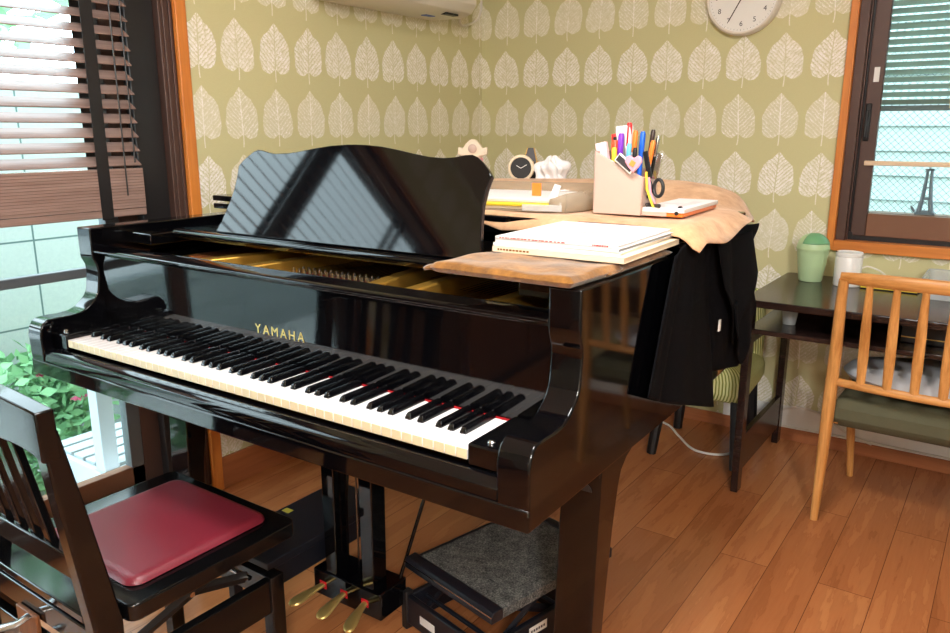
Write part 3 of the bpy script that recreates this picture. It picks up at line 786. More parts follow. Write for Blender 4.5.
# sheet music books
def book(name, w, d, h, cover_m, page_m, loc, rz, label, lines=True):
    o = thing(name, label, 'book', loc, rz, 'sheet music books stacked on the brown cloth')
    MB().box(.002, w - .001, .001, d - .001, .0015, h - .0015).build('pages', page_m, o)
    c = MB(); c.box(0, w, 0, d, 0, .0014); c.box(0, w, 0, d, h - .0014, h); c.box(0, w, 0, .0015, 0, h); c.build('cover', cover_m, o, .0005)
    return o
bx = pm(1.082, .268)
b1 = book('music_book', .272, .300, .011, M['cream_paper'], M['cream_paper'], (*pm2(1.097, .270), 1.0712), PR + .02, 'thick cream music book at the bottom of the stack on the brown cloth')
b2_ = book('music_book', .262, .295, .006, M['paper'], M['cream_paper'], (*pm2(1.095, .276), 1.0824), PR + .04, 'thin white music book lying directly on the thick cream one')
b3 = book('music_book', .258, .290, .007, M['paper'], M['grey_ink'], (*pm2(1.096, .282), 1.0886), PR + .01, 'white music magazine with grey spine below the topmost booklet')
b4 = book('music_book', .255, .300, .005, M['paper'], M['paper'], (*pm2(1.097, .280), 1.0958), PR + .03, 'white music booklet with red spine print on top of the stack')
m = MB(); random.seed(3)
x = .01
while x < .15:
    w_ = random.uniform(.002, .007); m.box(x, x + w_, -.0004, .0002, .0015, .0036); x += w_ + random.uniform(.001, .004)
x = .205
while x < .235:
    w_ = random.uniform(.002, .005); m.box(x, x + w_, -.0004, .0002, .0012, .004); x += w_ + .0012
m.build('spine_print', M['red_ink'], b4)
m = MB(); m.tube([(.20 + .016 * math.cos(R(k * 15)), .06 + .020 * math.sin(R(k * 15)), .0052) for k in range(24)], .0005, 4, close=True)
m.tube([(.06 + .016 * math.cos(R(k * 15)), .18 + .016 * math.sin(R(k * 15)), .0052) for k in range(24)], .0005, 4, close=True)
m.build('cover_sketch', M['grey_ink'], b4)
m = MB(); m.tube([(.09, .10, .0052), (.12, .13, .0052), (.15, .15, .0052)], .0006, 4); m.build('cover_stroke', M['red_ink'], b4)
m = MB(); x = .012
while x < .08:
    w_ = random.uniform(.003, .006); m.box(x, x + w_, -.0004, .0002, .004, .0075); x += w_ + .002
m.build('spine_print', M['velvet'], b1)

# document case with papers
dcx = thing('document_case', 'smoky clear plastic document case lying open behind the music desk', 'document case', (*pm2(.72, .60), 1.108), PR + .22)
m = MB()
pts = [(0, 0), (.335, 0), (.40, .16), (.40, .30), (0, .30)]
m.prism(pts, 'z', .0, .003)
m.build('base', M['smoky'], dcx)
m = MB(); m.add([(.335, 0, 0), (.40, .16, 0), (.40, .30, 0), (.33, .02, .044), (.385, .17, .05), (.385, .30, .05)], [(0, 1, 4, 3), (1, 2, 5, 4)])
m.add([(.335, 0, 0), (.33, .02, .044), (.29, .012, .03), (.29, 0, 0)], [(0, 1, 2, 3)])
m.build('flap', M['smoky'], dcx, solid=.002)
m = MB(); m.add([(.0, .285, .0), (.40, .285, 0), (.40, .30, .052), (0, .30, .052)], [(0, 1, 2, 3)]); m.build('back_panel', M['smoky'], dcx, solid=.002)
MB().box(.372, .392, .235, .255, .010, .030).build('snap', M['velvet'], dcx, .002)
MB().box(.225, .325, -.004, -.001, .002, .018).build('clasp', M['clear'], dcx, .002)
for name, lab, cat, mat, z0, h, dx, dy, w_, mt in (
    ('paper_stack', 'stack of cream printed sheets at the bottom of the document case', 'papers', 'cream_paper', 1.1115, .007, .02, .012, .28, 0),
    ('folder', 'yellow folder between the papers in the document case', 'folder', 'yellow', 1.119, .008, .015, .006, .275, 0),
    ('paper_stack', 'white sheets lying above the yellow folder in the document case', 'papers', 'paper', 1.1275, .011, .01, .02, .30, 0)):
    c_, s_ = math.cos(PR + .22), math.sin(PR + .22)
    q = pm(.72, .60); q = (q[0] + c_ * dx - s_ * dy, q[1] + s_ * dx + c_ * dy)
    m = MB(); nl = 4
    for k in range(nl): m.box(random.uniform(0, .004), w_ + random.uniform(-.004, .004), random.uniform(0, .004), .245, h * k / nl, h * (k + .85) / nl)
    tag(m.build(name, M[mat], loc=(*q, z0), rz=PR + .22), lab, cat)
q = pm(.985, .745)
tag(MB().box(-.012, .012, 0, .002, 0, .032).build('index_tab', M['orange'], loc=(*pm2(.93, .735), 1.139), rz=PR + .2), 'small orange sticky tab standing up from the papers in the document case', 'sticky tab')
tag(MB().prism([(0, 0), (.02, 0), (.03, .03), (.014, .034), (.008, .02)], 'y', 0, .002).build('index_tab', M['paper'], loc=(*pm2(.985, .70), 1.139), rz=PR + .2), 'white torn paper tab standing up beside the orange tab', 'sticky tab')

# pen holder and its pens
PX, PY, PZ = 1.115, .675, 1.112
ph = thing('pen_holder', 'beige leatherette pen holder with slanted top on the piano cover', 'pen holder', (*pm2(PX, PY), PZ), PR + .06)
hw, hd = .118, .105
m = MB()
h0, h1 = .142, .086      # tall on the bass side, low on the treble side
def side(p0, p1, hA, hB, t_=.004):
    d_ = Vector((p1[0] - p0[0], p1[1] - p0[1], 0)).normalized(); n_ = Vector((-d_.y, d_.x, 0)) * t_
    A, B = Vector((*p0, 0)), Vector((*p1, 0))
    vs = [A, B, B + n_, A + n_, A + Vector((0, 0, hA)), B + Vector((0, 0, hB)), B + n_ + Vector((0, 0, hB)), A + n_ + Vector((0, 0, hA))]
    m.add(vs, [(0, 3, 2, 1), (4, 5, 6, 7), (0, 1, 5, 4), (1, 2, 6, 5), (2, 3, 7, 6), (3, 0, 4, 7)])
side((0, 0), (hw, 0), h0, h1); side((hw, 0), (hw, hd), h1, h1); side((hw, hd), (0, hd), h1, h0); side((0, hd), (0, 0), h0, h0)
m.box(.002, hw - .002, .002, hd - .002, 0, .004)
m.build('box', M['boxbeige'], ph, .0015)
m = MB(); m.box(.0, hw + .0, .0, hd, .0, .012); 
MB().box(hw, hw + .0015, .004, hd - .004, .020, .022).build('drawer_line', M['velvet'], ph)
MB().box(.03, .034, .004, hd - .004, .004, .118).build('divider', M['boxbeige'], ph)
def ph_pt(x, y, z):
    a = PR + .06; q = pm(PX, PY); return Vector((q[0] + math.cos(a) * x - math.sin(a) * y, q[1] + math.sin(a) * x + math.cos(a) * y, PZ + z))
def pen(x, y, tx, ty, top, r, body, cap, label, name='pen', cat='pen', tipm=None):
    p0 = ph_pt(x, y, .012); p1 = ph_pt(x + tx, y + ty, top)
    d_ = p1 - p0; ln = d_.length
    Mq = Matrix.Translation(p0) @ d_.to_track_quat('Z', 'Y').to_matrix().to_4x4()
    o = thing(name, label, cat, group='pens in the beige pen holder', M=Mq)
    MB().lathe([(r * .55, 0), (r * .95, .006), (r, .02), (r, ln * .72), (r * .98, ln * .72)], n=14).build('barrel', M[body], o)
    MB().lathe([(r * 1.02, ln * .72), (r * 1.12, ln * .73), (r * 1.12, ln - .006), (r * .8, ln), (0, ln)], n=14).build('cap', M[cap], o)
    return o
pen(.088, .05, .008, .0, .186, .0058, 'blue', 'blue', 'thick blue marker in the pen holder, right of the white-capped pens')
pen(.050, .070, .006, .0, .206, .0058, 'red', 'red', 'tall red marker, the highest pen in the holder')
pen(.046, .035, .004, .0, .182, .0062, 'purple', 'purple', 'purple marker standing in the middle of the holder')
pen(.065, .060, .010, .0, .188, .0055, 'white', 'orange', 'white pen with an orange cap beside the red marker')
pen(.068, .030, .004, .0, .160, .005, 'white', 'skyblue', 'white pen with a pale blue cap in front of the orange-capped one')
pen(.078, .036, .006, .0, .150, .0045, 'black', 'black', 'short black pen leaning beside the blue marker')
pen(.094, .075, .018, .0, .190, .005, 'darkbrown', 'darkbrown', 'dark brown pen with metal clip behind the blue marker')
pen(.096, .055, .024, .0, .166, .0055, 'orange', 'orange', 'orange pen leaning out on the right of the holder')
pen(.099, .085, .022, .0, .176, .0042, 'black', 'chrome', 'thin black ballpoint with silver tip, rearmost on the right of the holder')
pen(.040, .02, .0, .0, .150, .0055, 'teal', 'yellow', 'teal pen with a yellow end low at the front of the holder')
pen(.032, .055, -.004, .0, .166, .008, 'orangered', 'orangered', 'fat orange-red marker near the left of the holder')
# loose items in the holder
def held(name, label, cat, x, y, z, rot, m, mat, group=None):
    o = thing(name, label, cat, M=Matrix.Translation(ph_pt(x, y, z)) @ Matrix.Rotation(PR, 4, 'Z') @ rot)
    if group: o['group'] = group
    m.build('body', M[mat], o, .002); return o
o = held('stapler', 'white plastic stapler with a red and black end standing in the holder', 'stapler', .040, .075, .10, Matrix.Rotation(R(-6), 4, 'Y'), MB().box(-.006, .030, -.010, .012, 0, .098), 'white')
MB().box(-.020, -.006, -.008, .010, .03, .082).build('handle', M['red'], o, .003)
MB().box(-.014, -.004, -.0105, -.007, .045, .075).build('grip', M['black'], o, .002)
MB().box(.010, .016, -.0112, -.0098, .02, .08).build('print', M['grey_ink'], o)
held('eraser', 'pale pink eraser poking out at the left end of the holder', 'eraser', .018, .03, .090, Matrix.Rotation(R(-12), 4, 'Y'), MB().box(-.013, .013, -.008, .008, 0, .072), 'palepink')
o = held('photo_charm', 'small black and white framed tag hanging over the slanted edge of the holder', 'tag', .080, -.006, .112, Matrix.Rotation(R(38), 4, 'Y'), MB().box(-.030, .020, -.003, .002, -.010, .012), 'white')
MB().box(-.027, .017, -.0042, -.003, -.006, .008).build('dark_panel', M['darkgrey'], o)
m = MB(); hp = [(0, -.020), (.012, -.008), (.020, .004), (.018, .014), (.010, .018), (0, .012), (-.010, .018), (-.018, .014), (-.020, .004), (-.012, -.008)]
m.prism(hp, 'y', -.004, .004)
o = held('heart_charm', 'pink heart shaped charm with a gold centre at the front of the holder', 'charm', .098, -.010, .116, Matrix.Rotation(R(0), 4, 'Y'), m, 'pink')
MB().box(-.007, .005, -.006, -.003, -.006, .006, Matrix.Rotation(R(30), 4, 'Y')).build('centre', M['goldpaint'], o)
# scissors hanging over the low side
scs = thing('scissors', 'black handled scissors hanging over the low side of the pen holder', 'scissors', M=Matrix.Translation(ph_pt(hw + .010, .035, .070)) @ Matrix.Rotation(PR, 4, 'Z'))
for sx, dz in ((-.012, -.006), (.016, -.004)):
    m = MB(); m.tube([(sx + .011 * math.cos(R(k * 20)), 0, dz - .005 + .019 * math.sin(R(k * 20))) for k in range(18)], .0042, 8, close=True)
    m.build('handle', M['black'], scs)
m = MB(); m.box(-.008, .004, -.002, .002, .012, .075, Matrix.Rotation(R(-14), 4, 'Y')); m.build('blade', M['black'], scs, .001)
m = MB(); m.box(-.004, .008, -.002, .002, .012, .070, Matrix.Rotation(R(12), 4, 'Y')); m.build('blade', M['chrome'], scs, .001)
st = MB(); st.tube([ph_pt(hw + .006, .02, .085), ph_pt(hw + .012, .02, .05), ph_pt(hw + .022, .03, .02), ph_pt(hw + .036, .05, .006)], .0035, 8, squash=(1, .5))
st.tube([ph_pt(hw + .010, .012, .075), ph_pt(hw + .016, .012, .045), ph_pt(hw + .030, .016, .02), ph_pt(hw + .044, .03, .006)], .003, 8, squash=(1, .5))
tag(st.build('strap', M['pink']), 'pink strap trailing down the low side of the pen holder', 'strap')
st = MB(); st.tube([ph_pt(hw + .004, .008, .098), ph_pt(hw + .008, .006, .06), ph_pt(hw + .026, .012, .012)], .0028, 8)
tag(st.build('strap', M['yellow']), 'thin yellow cord beside the pink strap on the pen holder', 'cord')

# flat white case beside the holder
pcase = thing('flat_case', 'flat white case with an orange underside lying right of the pen holder', 'case', (*pm2(1.228, .690), 1.112), PR + .03)
MB().prism(rrect(0, .10, 0, .275, .006), 'z', .009, .019).build('lid', M['paper'], pcase, .0015)
MB().prism(rrect(.003, .097, .003, .272, .006), 'z', 0, .0088).build('body', M['orange'], pcase, .0015)
MB().box(.002, .060, -.0012, .003, .001, .0095).build('front_plate', M['boxbeige'], pcase)
m = MB(); m.cyl((.083, -.001, .009), (.083, .003, .009), .0045); m.cyl((.083, .02, .0195), (.083, .03, .0195), .004); m.build('hinge', M['black'], pcase)
m = MB(); m.box(.02, .055, .10, .13, .0188, .0196); m.box(.06, .08, .06, .20, .0188, .0194); m.build('printed_marks', M['palepink'], pcase)
m = MB(); m.tube([pm(1.236 + .012 * k, .700 + .012 * math.sin(k * 1.7), 1.1355) for k in range(4)], .0045, 8)
tag(m.build('bracelet', M['darkgrey']), 'short dark beaded strap lying on the flat white case next to the pen holder', 'strap')

# ornament, clock, toy and tissue behind the ridge of the cover
on = thing('jewel_box', 'cream carved ornament with a pink panel behind the music desk', 'ornament', (*pm2(.272, 1.42), 1.112), PR + .5)
MB().lathe([(.05, 0), (.052, .01), (.040, .02), (.036, .09), (.040, .10)], n=8).build('body', M['facecream'], on, .003)
MB().lathe([(.037, .03), (.0375, .088)], n=8).build('panel', M['pink'], on)
m = MB(); cr = [(-.055, .10), (-.052, .128), (-.036, .122), (-.026, .138), (-.012, .152), (0, .156), (.012, .152), (.026, .138), (.036, .122), (.052, .128), (.055, .10), (.030, .094), (-.030, .094)]
m.prism(cr, 'y', -.022, .022); m.build('crest', M['facecream'], on, .004)
MB().lathe([(.016, .0), (.016, .006), (.010, .009), (0, .009)], (0, 0, 0), 20, M=Matrix.Translation((0, -.022, .122)) @ Rx).build('boss', M['boxbeige'], on)
cl = thing('table_clock', 'round cream table clock with a black dial behind the documents', 'clock', (*pm2(.49, 1.40), 1.170), PR + .45)
m = MB(); m.lathe([(.034, -.02), (.045, -.018), (.047, 0), (.045, .014), (.038, .016), (.036, .010), (0, .010)], M=Rx, n=40); m.build('case', M['cream_paper'], cl)
MB().lathe([(0, .0105), (.0365, .0105), (.0365, .011), (0, .011)], M=Rx, n=40).build('dial', M['black'], cl)
m = MB(); m.box(-.001, .001, -.0125, -.0115, 0, .024, Matrix.Rotation(R(60), 4, 'Y')); m.box(-.001, .001, -.0125, -.0115, 0, .018, Matrix.Rotation(R(-60), 4, 'Y')); m.build('hands', M['paper'], cl)
m = MB(); m.box(-.03, .03, -.012, .014, -.060, -.040); m.build('foot', M['cream_paper'], cl, .003)
ty = thing('toy_tower', 'black and gold toy castle tower behind the round table clock', 'toy', (*pm2(.47, 1.50), 1.112), PR + .4)
m = MB(); m.box(-.055, .075, -.02, .02, 0, .075); m.build('wall', M['black'], ty, .003)
m = MB(); m.add([(-.024, -.02, .07), (.026, -.02, .07), (.026, .02, .07), (-.024, .02, .07), (-.010, -.008, .125), (.012, -.008, .125), (.012, .008, .125), (-.010, .008, .125)], [(0, 3, 2, 1), (4, 5, 6, 7), (0, 1, 5, 4), (1, 2, 6, 5), (2, 3, 7, 6), (3, 0, 4, 7)]); m.build('spire', M['darkgrey'], ty, .002)
m = MB()
for k in range(7): m.box(-.050 + k * .018, -.040 + k * .018, -.023, -.019, .058, .078)
m.prism([(-.02, .064), (.0, .078), (.022, .064)], 'y', -.026, -.018)
m.tube([(-.025, -.021, .07), (-.011, -.009, .126)], .002, 6); m.tube([(.027, -.021, .07), (.013, -.009, .126)], .002, 6)
m.build('gold_trim', M['goldpaint'], ty)
m = MB(); random.seed(11)
ph1 = [random.uniform(0, 6) for _ in range(6)]
def tis(u, v):
    a = u * 2 * PI; b_ = (v - .5) * PI
    r_ = .043 * (1 + .30 * math.sin(a * 3 + ph1[0] + 4 * v) * math.cos(b_) + .18 * math.sin(a * 7 + v * 9 + ph1[1]) * math.cos(b_) + .15 * math.sin(b_ * 6 + ph1[2]))
    return (r_ * math.cos(b_) * math.cos(a) * 1.15, r_ * math.cos(b_) * math.sin(a), .040 + r_ * math.sin(b_) * 1.15)
m.grid(tis, 60, 36)
tag(m.build('tissue', M['tissue'], loc=(*pm2(.60, 1.42), 1.116), ang=80), 'crumpled white tissue lying right of the round table clock', 'tissue')

# ------------------------------------------------------------------ red piano chair
RC = thing('piano_chair', 'black slat-back piano chair with a dark red vinyl seat', 'chair', (.435, -.10, 0))
L2 = M['lacquer2']
def rcx(x): return x - .435
# seat: x .205-.675, y -.345 .. .125 (room)
SZ = .440
m = MB(); m.prism(rrect(-.227, .238, -.184, .225, .022), 'z', SZ - .036, SZ); m.build('seat_frame', L2, RC, .004, 3)
MB().box(-.186, .186, -.246, -.186, SZ - .020, SZ - .002).build('rear_board', L2, RC, .003)
sp_ = MB()
x0, x1, y0, y1 = -.157, .188, -.150, .192
def padf(u, v):
    x = x0 + (x1 - x0) * u; y = y0 + (y1 - y0) * v; r_ = .032
    dx = min(x - x0, x1 - x); dy = min(y - y0, y1 - y); d = min(dx, dy)
    if dx < r_ and dy < r_:
        ex, ey = r_ - dx, r_ - dy; l_ = math.hypot(ex, ey)
        d = r_ - l_
        if d < 0:
            qx, qy = ex * (1 - r_ / l_), ey * (1 - r_ / l_)
            x += qx if x < (x0 + x1) / 2 else -qx; y += qy if y < (y0 + y1) / 2 else -qy; d = 0
    k = math.sqrt(max(0, 1 - (1 - min(1, d / .022)) ** 2))
    return (x, y, SZ + .002 + .014 * k + .006 * math.sin(PI * u) * math.sin(PI * v))
sp_.grid(padf, 48, 48); 
sp_.build('seat_pad', M['redvinyl'], RC, ang=80)
def post(sx):
    # one slanting back post: outer plane at sx
    x0, x1 = (sx - .036, sx) if sx > 0 else (sx, sx + .036)
    pr = [(-.205, .0), (-.262, .0), (-.262, .10), (-.246, .42), (-.276, .66), (-.293, .815), (-.262, .815), (-.232, .66), (-.190, .42), (-.196, .10)]
    m = MB(); m.prism(pr, 'x', x0, x1)
    o = m.build('back_post', L2, RC, .004, 2)
    if sx < 0:
        for k in range(4):
            MB().box(x1 - .001, x1 + .002, -.240, -.222, .36 + .02 * k, .366 + .02 * k).build('height_slot', M['brass'], o)
        MB().cyl((x1 - .001, -.231, .452), (x1 + .004, -.231, .452), .005).build('bolt', M['chrome'], o)
    return o
post(.224); post(-.224)
def back_pt(z, dy=0): return -.222 - .085 * max(0, (z - .42)) / .43 + dy
m = MB(); n_ = 16; rings = []
for k in range(n_ + 1):
    x = -.2245 + .449 * k / n_; bow = -.014 * math.sin(PI * k / n_); yy = -.279 + bow
    ztop = .853 + .022 * math.sin(PI * k / n_); zb = .785 - .022 * (abs(2 * k / n_ - 1) ** 6)
    rings.append([(x, yy - .015, zb), (x, yy + .017, zb), (x, yy + .014, ztop), (x, yy - .018, ztop)])
m.loft(rings); m.build('top_rail', L2, RC, .003)
m = MB(); m.box(-.19, .19, -.258, -.232, .520, .566); m.build('lower_rail', L2, RC, .003)
for k in range(5):
    xc = -.112 + .056 * k
    m = MB(); m.add([(xc - .010, -.252, .560), (xc + .010, -.252, .560), (xc + .010, -.236, .560), (xc - .010, -.236, .560), (xc - .011, -.298, .80), (xc + .011, -.298, .80), (xc + .011, -.284, .80), (xc - .011, -.284, .80)],
                    [(0, 3, 2, 1), (4, 5, 6, 7), (0, 1, 5, 4), (1, 2, 6, 5), (2, 3, 7, 6), (3, 0, 4, 7)])
    m.build('back_slat', L2, RC, .002)
for sx in (-.212, .194):
    m = MB(); m.box(sx, sx + .034, .150, .186, 0, .325); m.build('front_leg', L2, RC, .003)
    m = MB(); m.box(sx + .006, sx + .028, -.20, .155, .235, .318); m.build('side_rail', L2, RC, .003)
m = MB(); m.box(-.19, .20, .158, .178, .255, .318); m.build('front_rail', L2, RC, .003)
m = MB(); m.box(-.19, .20, -.245, -.225, .255, .318); m.build('rear_rail', L2, RC, .003)
MB().box(-.19, .20, -.240, -.222, .352, .405).build('rear_apron', L2, RC, .003)
for sx in (-.165, .170):
    for ya, yb in ((-.17, .13), (.13, -.17)):
        d_ = .008 if ya < yb else -.004
        m = MB(); m.tube([(sx + d_, ya, .318), (sx + d_, yb, .402)], .014, 4, squash=(.35, 1)); m.build('scissor_arm', M['black'], RC, .001)
    MB().cyl((sx - .006, -.02, .36), (sx + .016, -.02, .36), .006, n=12).build('pivot', M['chrome'], RC)
MB().cyl((-.17, .13, .320), (.18, .13, .320), .006, n=10).build('cross_rod', M['chrome'], RC)
MB().cyl((-.17, -.17, .320), (.18, -.17, .320), .006, n=10).build('cross_rod', M['chrome'], RC)
m = MB(); m.box(-.075, .005, -.250, -.241, .300, .365); lv = m.build('lever_plate', M['brownpanel'], RC, .002)
m = MB(); m.tube([(-.02, -.25, .36), (-.02, -.275, .355), (-.05, -.30, .345), (-.075, -.325, .342)], [.010, .010, .011, .006], 10, squash=(1, .5)); m.build('lever', M['chrome'], lv)
m = MB(); m.tube([(-.02, -.25, .31), (-.02, -.28, .30), (-.05, -.30, .285)], [.012, .013, .010], 10, squash=(1, .35)); m.build('catch', M['chrome'], lv)

# narrow black bench between the chair and the lyre
nb = thing('low_bench', 'low narrow black bench with a yellow sticker, left of the piano pedals', 'bench', (.40, .44, 0))
m = MB(); m.box(-.09, .108, -.275, .165, .226, .250); m.build('top', M['satin'], nb, .003)
m = MB(); m.box(.080, .100, -.262, .155, .165, .226); m.box(-.082, -.064, -.262, .155, .165, .226); m.box(-.064, .08, -.262, -.245, .165, .226); m.build('apron', M['satin'], nb, .002)
for sx in (-.080, .074):
    for sy in (-.258, .127): MB().box(sx, sx + .024, sy, sy + .028, 0, .17).build('leg', M['satin'], nb, .002)
MB().box(-.078, -.050, -.065, -.045, .2502, .2508).build('sticker', M['sticker'], nb)

# carpeted foot platform under the treble end
fp = thing('foot_platform', 'black adjustable foot platform with a grey carpet top beside the piano leg', 'foot platform', (.726, .44, 0), R(-13))
# local x: along the left end (0 .. .325), local y: towards the far end
m = MB(); m.box(.004, .320, .024, .415, .196, .206); m.build('top_board', M['satin'], fp, .003)
m = MB()
def cp(u, v):
    x = .012 + (.316) * u; y = .034 + .372 * v
    e = min(u, 1 - u) * .316 / .010; k = math.sqrt(max(0, 1 - (1 - min(1, e)) ** 2))
    return (x, y, .200 + .010 * k)
m.grid(cp, 40, 30); m.add([(.012, .034, .200), (.328, .034, .200), (.328, .406, .200), (.012, .406, .200)], [(0, 1, 2, 3)])
m.build('carpet', M['carpet'], fp, ang=80)
MB().box(.322, .329, .034, .406, .180, .206).build('carpet_edge', M['carpet'], fp, .002)
for y0, y1 in ((-.004, .034), (.406, .440)):
    e = MB().prism([(y0, .182), (y0, .200), (y0 + .006, .2105), (y1 - .004, .2125), (y1, .210), (y1, .182)], 'x', -.002, .332).build('end_strip', M['satin'], fp, .002)
    MB().box(-.001, .331, y0 - .001 if y0 < .1 else y1 - .001, y0 + .0005 if y0 < .1 else y1 + .001, .1985, .2015).build('edge_line', M['chrome'], e)
m = MB(); m.tube([(.012, .425, .213), (.022, .428, .220), (.030, .425, .214)], .003, 6); m.build('wing_nut', M['chrome'], fp)
m = MB(); m.box(-.008, .008, .0, .33, .018, .100); m.box(.290, .306, .0, .33, .018, .100); m.box(-.008, .306, -.004, .012, .018, .100); m.box(-.008, .306, .325, .341, .018, .100)
m.build('base_frame', M['satin'], fp, .003)
for x in (-.014, .291):
    for y in (-.010, .32): MB().box(x, x + .022, y, y + .026, 0, .112).build('corner_foot', M['black'], fp, .004)
for x in (.024, .272):
    for ya, yb in ((.03, .31), (.31, .03)):
        MB().tube([(x + (.006 if ya < yb else -.006), ya, .05), (x + (.006 if ya < yb else -.006), yb, .19)], .012, 4, squash=(.4, 1)).build('scissor_arm', M['satin'], fp)
MB().cyl((.0, .06, .075), (.30, .06, .075), .006, n=10).build('cross_rod', M['satin'], fp)
MB().cyl((.0, .29, .075), (.30, .29, .075), .006, n=10).build('cross_rod', M['satin'], fp)
MB().box(.3062, .3070, .150, .215, .062, .086).build('maker_plate', M['label'], fp)
m = MB()
for k in range(6): m.box(.3071, .3074, .156 + k * .009, .162 + k * .009, .070, .077)
m.build('plate_print', M['darkgrey'], fp)
MB().box(.060, .12, -.0050, -.0042, .045, .068).build('front_plate', M['label'], fp)

# ------------------------------------------------------------------ desk and what stands on it
DX, DY = 1.172, 1.735
dk = thing('desk', 'dark brown wooden desk under the window against the leaf wallpaper', 'desk', (DX, DY, 0))
MB().prism(rrect(0, 1.35, 0, .640, .02), 'z', .705, .730).build('top', M['deskwood'], dk, .004, 3)
MB().box(.02, 1.33, .02, .625, .606, .624).build('shelf', M['deskwood'], dk, .003)
MB().box(.02, 1.33, .60, .62, .624, .705).build('back_board', M['deskwood'], dk)
for x0 in (.012, 1.31):
    MB().box(x0, x0 + .026, .012, .062, 0, .705).build('leg', M['deskwood'], dk, .003)
    MB().box(x0, x0 + .026, .575, .625, 0, .705).build('leg', M['deskwood'], dk, .003)
    MB().box(x0 + .003, x0 + .023, .062, .575, .075, .215).build('side_panel', M['deskwood'], dk, .003)
    MB().box(x0 + .003, x0 + .023, .062, .575, .56, .606).build('side_rail', M['deskwood'], dk, .003)
tb = thing('cup', 'small clear glass lying in the open shelf of the desk near its left end', 'glass', (1.30, 1.90, .625))
MB().lathe([(.022, 0), (.030, .055), (.0285, .055), (.021, .003), (0, .003)], n=20).build('bowl', M['clear'], tb)
dbx = thing('shelf_box', 'dark box with yellow edge lines in the open desk shelf behind the oak chair', 'box', (1.66, 1.86, .6245))
MB().box(0, .16, 0, .2, 0, .06).build('body', M['black'], dbx, .003)
MB().box(0, .16, -.002, 0, .018, .021).build('stripe', M['goldpaint'], dbx)
# swing-lid bin
bn = thing('waste_bin', 'small pale green swing-lid bin on the left back of the desk', 'bin', (1.290, 2.225, .731))
MB().lathe([(.0, 0), (.040, 0), (.043, .004), (.056, .105), (.059, .122), (.0605, .124), (.0605, .130), (.058, .130)], n=40).build('body', M['mint'], bn)
m = MB()
def dome(u, v):
    a = u * 2 * PI; b_ = v * PI / 2; r_ = .0595
    return (r_ * math.cos(b_) * math.cos(a), r_ * math.cos(b_) * math.sin(a), .130 + .056 * math.sin(b_))
m.grid(dome, 40, 14); m.build('hood', M['mint'], bn, ang=80)
m = MB()
def flap(u, v):
    # a swinging flap over the front half of the hood
    a = R(-150 + 120 * u + 30); b_ = R(18 + 58 * v); r_ = .0612
    return (r_ * math.cos(b_) * math.cos(a), r_ * math.cos(b_) * math.sin(a), .130 + .0575 * math.sin(b_))
m.grid(lambda u, v: flap(u, v), 24, 12); m.build('swing_lid', M['mintlid'], bn, ang=80, solid=.002)
# white humidifier
hm = thing('humidifier', 'white cylindrical humidifier on the desk between the green bin and the oak chair', 'humidifier', (1.424, 2.205, .731))
MB().lathe([(0, 0), (.046, 0), (.0475, .003), (.0475, .108), (.046, .110)], n=40).build('body', M['white'], hm)
MB().lathe([(.046, .110), (.0478, .112), (.0478, .124), (.045, .127), (.038, .124), (0, .124)], n=40).build('lid', M['white'], hm)
MB().lathe([(0, 0), (.009, 0), (.009, .004), (0, .004)], n=16, M=Matrix.Translation((-.002, -.0455, .030)) @ Rx).build('button', M['darkgrey'], hm)
MB().box(-.045, -.038, -.020, -.014, .1245, .1275).build('vent', M['darkgrey'], hm)
m = MB(); m.cord([(1.471, 2.21, .80), (1.49, 2.22, .806), (1.53, 2.235, .790), (1.56, 2.26, .762), (1.60, 2.29, .739), (1.66, 2.31, .7355), (1.74, 2.34, .7355)], .0032, 8)
tag(m.build('power_cable', M['whitecable']), 'white cable running from the humidifier across the desk', 'cable')
np_ = thing('notepad', 'yellow notepad on the desk behind the oak chair back', 'notepad', (1.475, 2.175, .731), R(-2))
MB().box(0, .19, 0, .10, 0, .003).build('backing', M['black'], np_)
MB().box(.002, .188, .002, .10, .003, .008).build('pages', M['yellow'], np_)
ct = thing('plastic_tray', 'clear plastic tray on the right part of the desk', 'tray', (1.69, 2.10, .731))
m = MB(); pb = rrect(0, .30, 0, .22, .02); pt_ = rrect(-.012, .312, -.012, .232, .024)
vs = [(x, y, 0) for x, y in pb] + [(x, y, .07) for x, y in pt_]; nn_ = len(pb)
m.add(vs, [list(range(nn_ - 1, -1, -1))] + [(i, (i + 1) % nn_, nn_ + (i + 1) % nn_, nn_ + i) for i in range(nn_)])
m.build('tub', M['clear'], ct, solid=.002, ang=60)
MB().tube([(x, y, .07) for x, y in pt_], .003, 6, close=True).build('rim', M['clear'], ct)
tag(MB().prism(rrect(0, .20, 0, .14, .02), 'z', 0, .03).build('pouch', M['greycushion'], loc=(1.74, 2.14, .7335), bevel=.01), 'pale grey pouch inside the clear plastic tray', 'pouch')

# ------------------------------------------------------------------ oak chair
oc = thing('oak_chair', 'oak spindle-back chair with an olive seat pushed up to the desk', 'chair', (1.775, 1.90, 0), R(-1))
OX0, OX1 = -.285, .285
def bend(x): return -.045 * (1 - (x / .285) ** 2)   # the back bows away from the sitter
for sx in (OX0, OX1):
    s_ = 1 if sx > 0 else -1
    m = MB()
    m.tube([(sx, -.205, 0), (sx + s_ * -.002, -.196, .20), (sx - s_ * .003, -.185, .42), (sx - s_ * .008, -.200, .60), (sx - s_ * .012, -.228, .78), (sx - s_ * .016, -.240, .845)], [.0125, .0175, .021, .0195, .0165, .0155], 14)
    m.build('back_leg', M['oak'], oc)
    m = MB(); m.tube([(sx - s_ * .028, .245, 0), (sx - s_ * .012, .235, .22), (sx - s_ * .005, .230, .395)], [.0115, .0165, .0185], 14); m.build('front_leg', M['oak'], oc)
m = MB(); rings = []
